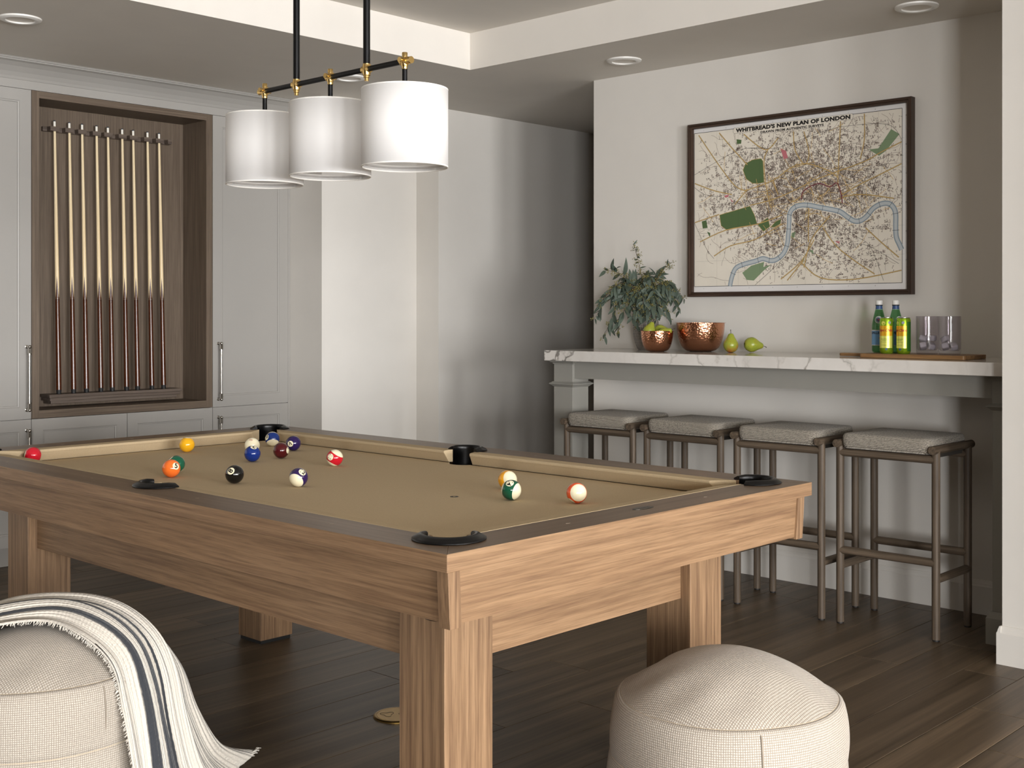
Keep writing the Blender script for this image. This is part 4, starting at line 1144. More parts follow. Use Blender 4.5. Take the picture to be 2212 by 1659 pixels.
# ================================================================== POUFS
def pouf(cx, cy, label, z1=0.40, z2=0.25, seed=1, rot=0.0):
    t = thing('pouf', label, 'pouf', (cx, cy, 0), 'round linen poufs')
    rr = random.Random(seed)
    ph = [rr.uniform(0, 6.28) for _ in range(8)]
    def lump(a, z): return 0.004*math.sin(2*a+ph[0])+0.003*math.sin(3*a+ph[1]+z*9)+0.0015*math.sin(7*a+ph[2]-z*20)
    def ringsurf(name, prof, n=96):
        mb = MB(); k = len(prof); vs = []; fs = []; uv = []
        L = [0]
        for i in range(1, k): L.append(L[-1]+math.hypot(prof[i][0]-prof[i-1][0], prof[i][1]-prof[i-1][1]))
        for j in range(n+1):
            a = 2*PI*j/n
            for i, (r, z) in enumerate(prof):
                q = r+lump(a, z)*min(1, r/0.2)
                zz = z
                if z > z1: zz = z-0.006*(0.5+0.5*math.sin(9*a+ph[3]+r*20))*max(0, 1-abs(r-0.20)/0.07)+0.003*math.sin(2*a+ph[4])*(r/0.25)
                vs.append((cx+q*math.cos(a), cy+q*math.sin(a), zz))
                uv.append((q*math.cos(a), q*math.sin(a)) if z > z1+0.001 or name == 'top_panel' else (a*0.28, L[i]))
        for j in range(n):
            for i in range(k-1): fs.append((j*k+i, (j+1)*k+i, (j+1)*k+i+1, j*k+i+1))
        mb.add(vs, fs); mb.uv = uv
        return mb.build(name, M['pouf'], t, smooth=True, angle=80)
    rs1 = 0.256
    top = []
    for i in range(25):
        u = i/24
        top.append((max(rs1*(1-u), 0.0005), z1+0.098*(1-(1-u)**2.3)))
    ringsurf('top_panel', [(rs1-0.004, z1-0.004)]+top)
    def bulge(za, zb, ra, rb, rm, n=10):
        return [((ra+(rb-ra)*i/n)+4*(rm-(ra+rb)/2)*(i/n)*(1-i/n), za+(zb-za)*i/n) for i in range(n+1)]
    ringsurf('upper_band', [(rs1-0.002, z1-0.003)]+[(rs1+0.013*math.sin(u*PI/2), z1-0.012*(1-math.cos(u*PI/2))-0.001) for u in (0.0, 0.35, 0.7, 1.0)]+bulge(z1-0.016, z2+0.002, rs1+0.0155, 0.279, 0.281)[0:]+[(0.276, z2)])
    ringsurf('lower_band', [(0.276, z2)]+bulge(z2-0.002, 0.02, 0.280, 0.268, 0.285)+[(0.255, 0.0), (0.001, 0.0)])
    # stitched seams
    mb = MB()
    for z, r in ((z1-0.0015, rs1-0.0005), (z2, 0.2775)):
        mb.tube([(cx+(r+lump(2*PI*k/96, z))*math.cos(2*PI*k/96), cy+(r+lump(2*PI*k/96, z))*math.sin(2*PI*k/96), z) for k in range(97)], 0.0013, 6, caps=False)
    mb.build('seam', M['seam'], t, smooth=True)
    for k in range(3):
        a = rot+2*PI*k/3
        pts = []
        for (r, z) in [(rs1+0.001, z1-0.002), (rs1+0.0135, z1-0.012)]+[(0.2725+0.009*math.sin(PI*u/10), z1-0.016+(z2-z1+0.016)*u/10) for u in range(11)]:
            q = r+lump(a, z)+0.0006; pts.append((cx+q*math.cos(a), cy+q*math.sin(a), z))
        MB().tube(pts, 0.0016, 6).build('vertical_seam', M['pouf'], t, smooth=True)
    return t
M['seam'] = plain('seam_thread', '#B8A992', 0.9)
VA = math.atan2(-FWD.y, -FWD.x)
pouf(2.440, 1.606, 'round cream linen pouf at the right, under the near table edge', 0.40, 0.262, 4, VA+0.10)
PLX, PLY = 1.425, 3.030
pouf(PLX, PLY, 'round cream linen pouf at the left with a striped throw over it', 0.40, 0.240, 9, VA+0.95)

# ================================================================== STRIPED THROW
def throw_mat():
    m, tr_, b = nt('throw_cotton')
    v = coords(tr_, kind='UV')
    sp = tr_.nodes.new('ShaderNodeSeparateXYZ'); tr_.links.new(v, sp.inputs[0])
    nz = N(tr_, 'ShaderNodeTexNoise', Scale=60.0, Detail=2.0); tr_.links.new(v, nz.inputs['Vector'])
    ad = N(tr_, 'ShaderNodeMath', operation='MULTIPLY_ADD'); tr_.links.new(nz.outputs['Fac'], ad.inputs[0]); ad.inputs[1].default_value = 0.006; tr_.links.new(sp.outputs['Y'], ad.inputs[2])
    wht = lin('#CDC6BA'); dk = lin('#3A3C40')
    stops = [(0.0, wht)]
    for a, bb in ((0.190, 0.240), (0.300, 0.362), (0.455, 0.476)):
        stops += [(a, wht), (a+0.002, dk), (bb-0.002, dk), (bb, wht)]
    r = ramp(tr_, ad.outputs[0], stops)
    r.color_ramp.interpolation = 'LINEAR'
    n2 = N(tr_, 'ShaderNodeTexNoise', Scale=420.0, Detail=2.0); tr_.links.new(v, n2.inputs['Vector'])
    r2 = ramp(tr_, n2.outputs['Fac'], [(0.35, (0.80, 0.79, 0.78, 1)), (0.6, (1.06, 1.06, 1.06, 1))])
    mx = N(tr_, 'ShaderNodeMix', data_type='RGBA', blend_type='MULTIPLY'); mx.inputs[0].default_value = 0.6
    tr_.links.new(r.outputs[0], mx.inputs[6]); tr_.links.new(r2.outputs[0], mx.inputs[7])
    tr_.links.new(mx.outputs[2], b.inputs['Base Color']); b.inputs['Roughness'].default_value = 0.95; b.inputs['Specular IOR Level'].default_value = 0.1; b.inputs['Sheen Weight'].default_value = 0.2
    w = N(tr_, 'ShaderNodeTexWave', wave_type='BANDS', bands_direction='Y', Scale=17.0, Distortion=1.2, Detail=2.0, Detail_Scale=6.0); tr_.links.new(v, w.inputs['Vector'])
    w2 = N(tr_, 'ShaderNodeTexWave', wave_type='BANDS', bands_direction='X', Scale=22.0, Distortion=2.5, Detail=2.0, Detail_Scale=5.0); tr_.links.new(v, w2.inputs['Vector'])
    m2 = N(tr_, 'ShaderNodeMath', operation='MULTIPLY_ADD'); tr_.links.new(w2.outputs['Fac'], m2.inputs[0]); m2.inputs[1].default_value = 0.22; tr_.links.new(w.outputs['Fac'], m2.inputs[2])
    bump(tr_, m2.outputs[0], b, 0.7, 0.0035)
    return m
M['throw'] = throw_mat()
NET = [   # rows along the throw, columns from the camera-side edge to the far edge: right, away, up from the pouf centre
 [(-.24,-.11,.455),(-.24,-.03,.485),(-.24,.05,.490),(-.24,.12,.470),(-.23,.18,.420)],
 [(-.10,-.082,.498),(-.10,-.005,.525),(-.10,.075,.532),(-.09,.15,.515),(-.08,.22,.440)],
 [(.038,-.052,.510),(.045,.015,.536),(.05,.085,.540),(.06,.155,.515),(.06,.23,.430)],
 [(.146,-.092,.484),(.160,-.015,.514),(.170,.060,.520),(.175,.130,.500),(.16,.20,.420)],
 [(.224,-.118,.424),(.248,-.040,.456),(.262,.030,.466),(.265,.100,.450),(.23,.17,.400)],
 [(.258,-.142,.325),(.292,-.060,.365),(.312,.015,.380),(.325,.085,.372),(.30,.15,.330)],
 [(.286,-.160,.195),(.322,-.070,.225),(.342,.010,.240),(.356,.090,.245),(.345,.17,.220)],
 [(.305,-.172,.080),(.345,-.075,.095),(.370,.030,.105),(.392,.130,.110),(.400,.25,.100)],
 [(.325,-.185,.012),(.375,-.075,.014),(.410,.050,.018),(.430,.180,.022),(.470,.40,.030)]]
def cr(a, b, c, d, u): return 0.5*((2*b)+(-a+c)*u+(2*a-5*b+4*c-d)*u*u+(-a+3*b-3*c+d)*u**3)
NV = [[Vector((PLX, PLY, 0))+RGT*p[0]+FWD*p[1]+Vector((0, 0, p[2])) for p in row] for row in NET]
def surf(u, v):
    R_, C_ = len(NV), 5
    x = u*(R_-1); i = min(int(x), R_-2); fu = x-i; y = v*(C_-1); j = min(int(y), C_-2); fv = y-j
    def rowpt(r):
        r = max(0, min(R_-1, r)); g = lambda c: NV[r][max(0, min(C_-1, c))]
        return cr(g(j-1), g(j), g(j+1), g(j+2), fv)
    return cr(rowpt(i-1), rowpt(i), rowpt(i+1), rowpt(i+2), fu)
t = thing('throw_blanket', 'cream cotton throw with charcoal stripes draped over the left pouf', 'throw', (PLX+RGT.x*0.25, PLY+RGT.y*0.25, 0))
NU, NVv = 150, 110
vs = []; uv = []; fs = []
for a in range(NU+1):
    u = a/NU
    for b_ in range(NVv+1):
        v = b_/NVv; e = 0.004
        p = surf(u, v)
        n = (surf(min(1, u+e), v)-surf(max(0, u-e), v)).cross(surf(u, min(1, v+e))-surf(u, max(0, v-e)))
        n = n.normalized() if n.length > 0 else Vector((0, 0, 1))
        if n.dot(p-Vector((PLX, PLY, 0.15))) < 0: n = -n
        amp = min(1.0, 0.45+u*0.9)
        f = 0.0115*amp*math.sin(2*PI*(3.2*v+0.25*math.sin(3*u))+1.0)+0.0050*amp*math.sin(2*PI*(7.3*v-0.5*u)+0.4)
        f += 0.0010*math.sin(2*PI*34*v+0.8*math.sin(9*u))
        f += 0.012*max(0, u-0.72)*math.sin(2*PI*2.2*v+4*u)
        f += 0.006
        q = p+n*f
        q.z = max(q.z, 0.003)
        vs.append(q); uv.append((u*1.25, v))
K = NVv+1
for a in range(NU):
    for b_ in range(NVv): fs.append((a*K+b_, (a+1)*K+b_, (a+1)*K+b_+1, a*K+b_+1))
mb = MB().add(vs, fs); mb.uv = uv
o = mb.build('cloth', M['throw'], t, smooth=True, angle=180)
so = o.modifiers.new('thickness', 'SOLIDIFY'); so.thickness = 0.004; so.offset = 1
M['fringe'] = plain('throw_fringe', '#CDC7BC', 0.95)
mb = MB(); rf = random.Random(5)
for k in range(0, NU, 1):       # frayed camera-side edge
    p = Vector(vs[k*K]); q = Vector(vs[k*K+1]); d = (p-q).normalized()
    s = Vector(vs[min(k+1, NU)*K])-p
    for z in range(2):
        b0 = p+s*rf.random()
        mb.tube([b0, b0+d*0.005+Vector((0, 0, rf.uniform(-.001, .003))), b0+d*rf.uniform(0.006, 0.011)+Vector((rf.uniform(-.003, .003), rf.uniform(-.003, .003), rf.uniform(-.002, .004)))], [0.0011, 0.0010, 0.0005], 4)
for b_ in range(0, K):       # fringe on the end that reaches the floor
    p = Vector(vs[NU*K+b_]); d = (p-Vector(vs[(NU-2)*K+b_])); d.z *= 0.2; d = d.normalized() if d.length else Vector((1, 0, 0))
    for z in range(3):
        e_ = p+d*rf.uniform(0.012, 0.022)+Vector((rf.uniform(-.005, .005), rf.uniform(-.005, .005), 0)); e_.z = max(0.003, p.z+rf.uniform(-.004, .006))
        mb.tube([p, (p+e_)/2+Vector((0, 0, 0.003)), e_], [0.0016, 0.0015, 0.0008], 4)
o = mb.build('fringe', M['fringe'], t); o['kind'] = 'stuff'

# ================================================================== ON THE BAR
ZK = ZK1
# --- vase with a raised grid texture
def grid_mat():
    m, tr_, b = nt('vase_ceramic')
    v = coords(tr_, kind='UV')
    w1 = N(tr_, 'ShaderNodeTexWave', wave_type='BANDS', bands_direction='X', Scale=0.31416/0.0085, Distortion=0.3)
    w2 = N(tr_, 'ShaderNodeTexWave', wave_type='BANDS', bands_direction='Y', Scale=0.31416/0.0080, Distortion=0.3)
    tr_.links.new(v, w1.inputs['Vector']); tr_.links.new(v, w2.inputs['Vector'])
    mu = N(tr_, 'ShaderNodeMath', operation='MULTIPLY'); tr_.links.new(w1.outputs['Fac'], mu.inputs[0]); tr_.links.new(w2.outputs['Fac'], mu.inputs[1])
    r = ramp(tr_, mu.outputs[0], [(0.05, lin('#5F5851')), (0.4, lin('#B6AFA6'))]); tr_.links.new(r.outputs[0], b.inputs['Base Color'])
    b.inputs['Roughness'].default_value = 0.55; bump(tr_, mu.outputs[0], b, 0.8, 0.0015)
    return m
VX, VY = 5.055, 3.825
vp = [(0.001, 0.0), (0.036, 0.0), (0.044, 0.006), (0.056, 0.035), (0.065, 0.075), (0.0680, 0.115), (0.0655, 0.155), (0.0585, 0.195), (0.050, 0.225), (0.0455, 0.250), (0.046, 0.270), (0.049, 0.288), (0.0465, 0.288), (0.043, 0.268), (0.042, 0.250), (0.055, 0.195), (0.060, 0.115), (0.03, 0.01), (0.001, 0.01)]
o = MB().lathe([(r, z-0.144) for r, z in vp], (0, 0, 0), 48, uvs=(0.40, 1)).build('vase', grid_mat(), smooth=True, angle=60)
o.location = (VX, VY, ZK+0.144)
tag(o, 'tall grey textured ceramic vase on the bar holding eucalyptus', 'vase')

# --- eucalyptus branches
M['stem'] = plain('eucalyptus_stem', '#5A4A3C', 0.7)
M['leaf'] = plain('eucalyptus_leaf', '#455145', 0.6, noise=0.25, nscale=25)
M['berry'] = plain('eucalyptus_seed', '#7E7844', 0.6, noise=0.2, nscale=80)
def leaf_mesh(L, Wd, bend):
    mb = MB(); n = 7; vs = []; fs = []
    for i in range(n+1):
        u = i/n; wd = Wd*math.sin(PI*min(1, u*1.0))**0.8*(1.15-0.55*u)+0.0004
        for s in (-1, 0, 1): vs.append((u*L, s*wd/2, -bend*L*u*u+(0.10*wd if s else 0)))
    for i in range(n):
        for j in range(2): fs.append((i*3+j, (i+1)*3+j, (i+1)*3+j+1, i*3+j+1))
    o = mb.add(vs, fs).build('leaf', M['leaf'], smooth=True, angle=180, recalc=False)
    me = o.data; bpy.data.objects.remove(o); return me
LM = [leaf_mesh(0.062, 0.024, 0.15), leaf_mesh(0.074, 0.025, 0.28), leaf_mesh(0.050, 0.021, 0.05), leaf_mesh(0.086, 0.026, 0.4)]
MOUTH = Vector((VX, VY, ZK+0.285))
arr = thing('eucalyptus_bunch', 'bunch of drooping seeded eucalyptus branches in the grey vase', 'plant', (VX, VY, ZK+0.05))
re_ = random.Random(21)
berries = MB()
# branch tips: right, away, up (metres from the vase mouth), arch height, leaf count, seediness
BR = [(-0.065, 0.0, 0.265, 0.05, 9, 1.0), (0.135, -0.01, 0.170, 0.05, 8, 1.0), (-0.215, -0.02, 0.125, 0.09, 9, 0.9),
      (-0.245, -0.05, -0.050, 0.20, 20, 0.9), (-0.270, 0.0, -0.130, 0.235, 22, 0.7), (-0.225, -0.07, -0.220, 0.245, 22, 1.0),
      (-0.160, -0.10, -0.210, 0.220, 20, 1.0), (-0.080, -0.10, -0.130, 0.175, 16, 1.0), (-0.030, -0.12, -0.080, 0.150, 14, 0.9),
      (0.060, -0.10, -0.100, 0.165, 16, 0.9), (0.120, -0.07, -0.130, 0.190, 18, 1.0), (0.175, -0.03, -0.085, 0.190, 18, 0.9),
      (0.0, -0.12, -0.150, 0.170, 16, 1.0), (-0.06, -0.11, -0.165, 0.190, 16, 0.9), (0.04, -0.11, -0.135, 0.16, 15, 0.9),
      (0.205, 0.0, -0.030, 0.190, 16, 0.8), (-0.120, 0.03, 0.090, 0.06, 13, 0.8), (0.070, 0.03, 0.110, 0.05, 13, 0.8), (-0.01, -0.05, 0.110, 0.04, 12, 0.9), (-0.175, 0.03, 0.01, 0.12, 15, 0.8), (0.12, -0.05, 0.03, 0.10, 15, 0.8), (-0.05, -0.09, 0.01, 0.08, 12, 0.7), (0.03, -0.09, 0.02, 0.08, 12, 0.7)]
def clampx(p):
    p.x = min(p.x, 5.196); return p
for bi, (tr_a, tr_b, tz, arch, nl, seedy) in enumerate(BR):
    P0 = MOUTH+Vector((0, 0, -0.06)); tip = MOUTH+RGT*tr_a+FWD*tr_b+Vector((0, 0, tz))
    mid = MOUTH+(RGT*tr_a+FWD*tr_b)*0.40+Vector((0, 0, max(0.03, tz*0.4+arch)))
    path = []
    for i in range(15):
        u = i/14
        p = P0*(1-u)**2+mid*(2*u*(1-u))+tip*u*u
        if u < 0.12:
            d_ = Vector((p.x-VX, p.y-VY, 0))
            if d_.length > 0.034: d_ = d_.normalized()*0.034; p = Vector((VX+d_.x, VY+d_.y, p.z))
        path.append(clampx(p+Vector((re_.uniform(-.002, .002), re_.uniform(-.002, .002), 0))))
    br = MB().tube(path, [0.0022-0.0014*i/14 for i in range(15)], 6).build('branch', M['stem'], arr, smooth=True)
    bw = wloc(br)
    nl = int(nl*1.55)
    for k in range(nl):
        u = 0.22+0.78*(k+re_.random()*0.8)/nl
        x = min(u, 0.999)*14; i = int(x); p = path[i].lerp(path[i+1], x-i); d = (path[i+1]-path[i]).normalized()
        side = Vector((re_.uniform(-1, 1), re_.uniform(-1, 1), re_.uniform(-0.5, 0.6))); side = (side-d*side.dot(d)).normalized()
        dr = (d*re_.uniform(0.1, 0.9)+side*0.9+Vector((0, 0, -0.75 if tz < 0.05 else -0.05))).normalized()
        if p.x > 5.12 and dr.x > 0.0: dr.x *= -0.6; dr.normalize()
        up = Vector((re_.uniform(-1, 0.2), re_.uniform(-1, 0.4), re_.uniform(0.0, 1.0))); up = (up-dr*up.dot(dr)).normalized()
        if up.dot(FWD) > 0 and re_.random() < 0.6: up = -up
        s = re_.uniform(0.75, 1.1)*(0.75 if u > 0.9 else 1)*(0.6 if tz > 0.15 else 1)
        lf = bpy.data.objects.new('leaf', LM[re_.randrange(4)]); COL.objects.link(lf); lf.parent = br
        Mx = Matrix((dr, up.cross(dr), up)).transposed().to_4x4()
        lf.matrix_local = Matrix.Translation(p-bw) @ Mx @ Matrix.Scale(s, 4)
    # seed clusters
    nc = int(24*seedy)
    for k in range(nc):
        u = 0.35+0.65*(k+re_.random())/nc; x = min(u, 0.999)*14; i = int(x); p = path[i].lerp(path[i+1], x-i)
        a = Vector((re_.uniform(-1, 1), re_.uniform(-1, 1), re_.uniform(-0.8, 0.7))).normalized()
        q = clampx(p+a*re_.uniform(0.012, 0.026)); berries.tube([p, q], 0.0006, 3)
        for z in range(re_.randint(3, 6)):
            c = clampx(q+Vector((re_.uniform(-1, 1), re_.uniform(-1, 1), re_.uniform(-1, 1)))*0.010)
            berries.sphere(c, re_.uniform(0.0018, 0.0029), 6, 4); berries.tube([q, c], 0.0005, 3)
o = berries.build('seed_cluster', M['berry'], arr, smooth=True, angle=180); o['kind'] = 'stuff'

# --- hammered copper bowls
def copper():
    m, tr_, b = nt('hammered_copper')
    v = coords(tr_, kind='UV')
    vo = N(tr_, 'ShaderNodeTexVoronoi', Scale=105.0); tr_.links.new(v, vo.inputs['Vector'])
    b.inputs['Base Color'].default_value = lin('#CB9070'); b.inputs['Metallic'].default_value = 1; b.inputs['Roughness'].default_value = 0.20
    bump(tr_, vo.outputs['Distance'], b, 0.38, 0.004)
    return m
M['copper'] = copper()
def bowl(x, y, R, H, label):
    rb = R*0.44
    prof = [(0.001, 0.0), (rb, 0.0), (rb*1.04, 0.002)]
    for i in range(1, 13):
        a = i/12*PI/2
        prof.append((rb*1.04+(R-rb*1.04)*math.sin(a)**0.85, 0.002+(H-0.002)*(1-math.cos(a)**1.02)))
    t_ = 0.0018
    prof += [(R+0.006, H+0.0008), (R+0.006, H+0.002), (R-t_, H+0.002)]
    for i in range(11, 0, -1):
        a = i/12*PI/2
        prof.append((max(0.002, rb*1.04+(R-rb*1.04)*math.sin(a)**0.85-t_), 0.0035+(H-0.002)*(1-math.cos(a)**1.02)))
    prof += [(0.001, 0.0035)]
    o = MB().lathe(prof, (0, 0, 0), 72, uvs=(2*PI*R, 1)).build('copper_bowl', M['copper'], smooth=True, angle=50)
    o.location = (x, y, ZK); return tag(o, label, 'bowl', 'hammered copper bowls')
bowl(4.852, 3.602, 0.080, 0.101, 'small hammered copper bowl filled with green pears')
bowl(5.020, 3.459, 0.119, 0.141, 'large empty hammered copper bowl on the bar')

# --- pears
def pear_mat(name, blush):
    m, tr_, b = nt(name)
    nz = N(tr_, 'ShaderNodeTexNoise', Scale=14.0, Detail=4.0); tr_.links.new(coords(tr_), nz.inputs['Vector'])
    n2 = N(tr_, 'ShaderNodeTexNoise', Scale=320.0, Detail=1.0); tr_.links.new(coords(tr_), n2.inputs['Vector'])
    r = ramp(tr_, nz.outputs['Fac'], [(0.30, lin('#A09A2E')), (0.52, lin('#8E9A35')), (0.72, lin(blush))])
    r2 = ramp(tr_, n2.outputs['Fac'], [(0.30, (0.55, 0.5, 0.4, 1)), (0.40, (1, 1, 1, 1))])
    mx = N(tr_, 'ShaderNodeMix', data_type='RGBA', blend_type='MULTIPLY'); mx.inputs[0].default_value = 0.7
    tr_.links.new(r.outputs[0], mx.inputs[6]); tr_.links.new(r2.outputs[0], mx.inputs[7]); tr_.links.new(mx.outputs[2], b.inputs['Base Color'])
    b.inputs['Roughness'].default_value = 0.32
    return m
M['pear'] = pear_mat('pear_skin', '#A8A83A'); M['pear2'] = pear_mat('pear_skin_blush', '#B0562E')
M['pstem'] = plain('pear_stem', '#3B2A1C', 0.8)
def pear(loc, rot, label, mat, s=1.0):
    prof = [(0.0005, 0.003), (0.008, 0.000), (0.018, 0.003), (0.029, 0.013), (0.0355, 0.028), (0.0365, 0.038), (0.0335, 0.050), (0.0265, 0.062), (0.0205, 0.071), (0.0165, 0.079), (0.0135, 0.086), (0.009, 0.0915), (0.003, 0.092), (0.0005, 0.0905)]
    o = MB().lathe([(r*s, (z-0.034)*s) for r, z in prof], (0, 0, 0), 32).build('pear', mat, smooth=True, angle=180)
    MB().tube([(0, 0, 0.055*s), (0.001, 0, 0.063*s), (0.004, 0.001, 0.070*s), (0.008, 0.001, 0.076*s)], [0.0014, 0.0012, 0.0013, 0.0020], 8).build('stem', M['pstem'], o, smooth=True)
    MB().lathe([(0.0005, -0.0322*s), (0.004, -0.0338*s), (0.003, -0.0346*s), (0.0005, -0.0335*s)], (0, 0, 0), 10).build('calyx', M['pstem'], o, smooth=True)
    o.location = loc; o.rotation_euler = rot
    return tag(o, label, 'pear', 'green pears')
pear((4.975, 3.252, ZK+0.034), (0, 0.05, 0.6), 'upright pear with a red blush standing beside the large bowl', M['pear2'])
# lying pear: axis points to the right of the picture, slightly down
ax = Vector((RGT.x, RGT.y, -0.12)).normalized()
pear((5.045, 3.182, ZK+0.0385), Vector((0, 0, 1)).rotation_difference(ax).to_euler(), 'green pear lying on its side at the end of the fruit', M['pear'])
B0 = Vector((4.852, 3.602, ZK))
a1 = Vector((0.35*RGT.x, 0.35*RGT.y, 0.9)).normalized()
pear(B0-RGT*0.040-FWD*0.004+Vector((0, 0, 0.100)), Vector((0, 0, 1)).rotation_difference(a1).to_euler(), 'leftmost pear in the small bowl, stem leaning up', M['pear'], 0.85)
a2 = Vector((RGT.x, RGT.y, 0.05)).normalized()
pear(B0+RGT*0.018+FWD*0.036+Vector((0, 0, 0.102)), Vector((0, 0, 1)).rotation_difference(a2).to_euler(), 'pear at the back of the small bowl, lying sideways', M['pear'], 0.85)
a3 = (RGT*0.9-FWD*0.25+Vector((0, 0, 0.45))).normalized()
pear(B0+RGT*0.026-FWD*0.034+Vector((0, 0, 0.088)), Vector((0, 0, 1)).rotation_difference(a3).to_euler(), 'front pear in the small bowl, sunk below the rim', M['pear'], 0.82)

# --- serving board
t = thing('serving_board', 'long walnut serving board with a handle, carrying bottles and glasses', 'serving board', (4.885, 2.26, ZK))
ZBt = ZK+0.0185
def rrect(x0, x1, y0, y1, r, n=5):
    pts = []
    for cx, cy, a in ((x1-r, y1-r, 0), (x0+r, y1-r, PI/2), (x0+r, y0+r, PI), (x1-r, y0+r, 3*PI/2)):
        pts += [(cx+r*math.cos(a+PI/2*k/n), cy+r*math.sin(a+PI/2*k/n)) for k in range(n+1)]
    return pts
MB().prism(rrect(4.775, 4.995, 2.018, 2.478, 0.012), ZK+0.0005, ZBt).build('board', M['board'], t, bevel=0.002)
MB().prism(rrect(4.862, 4.908, 2.474, 2.622, 0.016), ZK+0.002, ZBt-0.003).build('handle', M['board'], t, bevel=0.003)

# --- water bottles
def glassy(name, col, rough=0.02, ior=1.45):
    m, tr_, b = nt(name)
    b.inputs['Base Color'].default_value = lin(col); b.inputs['Roughness'].default_value = rough; b.inputs['IOR'].default_value = ior; b.inputs['Transmission Weight'].default_value = 1.0
    return m
def thin_glass(name, tint, refl):
    m, tr_, b = nt(name)
    tp = tr_.nodes.new('ShaderNodeBsdfTransparent'); tp.inputs[0].default_value = lin(tint)
    gl = tr_.nodes.new('ShaderNodeBsdfGlossy'); gl.inputs['Roughness'].default_value = 0.03
    lw = tr_.nodes.new('ShaderNodeLayerWeight'); lw.inputs[0].default_value = 0.5
    pw = N(tr_, 'ShaderNodeMath', operation='POWER'); tr_.links.new(lw.outputs['Facing'], pw.inputs[0]); pw.inputs[1].default_value = 4.0
    ma = N(tr_, 'ShaderNodeMath', operation='MULTIPLY_ADD'); tr_.links.new(pw.outputs[0], ma.inputs[0]); ma.inputs[1].default_value = refl; ma.inputs[2].default_value = 0.04
    mx = tr_.nodes.new('ShaderNodeMixShader'); tr_.links.new(ma.outputs[0], mx.inputs[0]); tr_.links.new(tp.outputs[0], mx.inputs[1]); tr_.links.new(gl.outputs[0], mx.inputs[2])
    tr_.links.new(mx.outputs[0], tr_.nodes['Material Output'].inputs['Surface'])
    return m
M['greenglass'] = thin_glass('green_bottle', '#C8E4CC', 0.45)
M['clear'] = thin_glass('clear_tumbler', '#F1EFF1', 0.35)
M['ice'] = glassy('ice', '#DAD8DC', 0.35, 1.31); M['ice'].node_tree.nodes['Principled BSDF'].inputs['Transmission Weight'].default_value = 0.25
M['lblue'] = plain('label_blue', '#6FA0C8', 0.45); M['lnavy'] = plain('label_navy', '#2F4B78', 0.45); M['lwhite'] = plain('label_white', '#DAD9D4', 0.45)
M['lred'] = plain('label_red', '#B3262A', 0.45); M['lgrey'] = plain('label_grey', '#8A8E96', 0.4); M['linkc'] = plain('label_ink', '#1B2028', 0.5)
def wrap(mb, vs, fs, R, cz, ang, c, extra=0.0003):
    """lay flat outlines (x,y) round a vertical cylinder of radius R, centred at angle ang; x to the viewer's right"""
    mb.add([(c[0]+(R+extra)*math.cos(ang+x/R), c[1]+(R+extra)*math.sin(ang+x/R), c[2]+cz+y) for x, y in vs], fs)
def strip(R, z0, z1, a0, a1, c, n=24, extra=0.0002):
    mb = MB(); vs = []
    for i in range(n+1):
        a = a0+(a1-a0)*i/n
        vs += [(c[0]+(R+extra)*math.cos(a), c[1]+(R+extra)*math.sin(a), c[2]+z0), (c[0]+(R+extra)*math.cos(a), c[1]+(R+extra)*math.sin(a), c[2]+z1)]
    return mb.add(vs, [(2*i, 2*i+2, 2*i+3, 2*i+1) for i in range(n)])
def disc2(r, n=24): return [(r*math.cos(2*PI*k/n), r*math.sin(2*PI*k/n)) for k in range(n)], [tuple(range(n))]
def star2(r):
    return [((r if k % 2 == 0 else r*0.42)*math.sin(PI*k/5), (r if k % 2 == 0 else r*0.42)*math.cos(PI*k/5)) for k in range(10)], [tuple(range(10))]
CAMA = math.atan2(-2.3, -4.9)               # from the board towards the camera
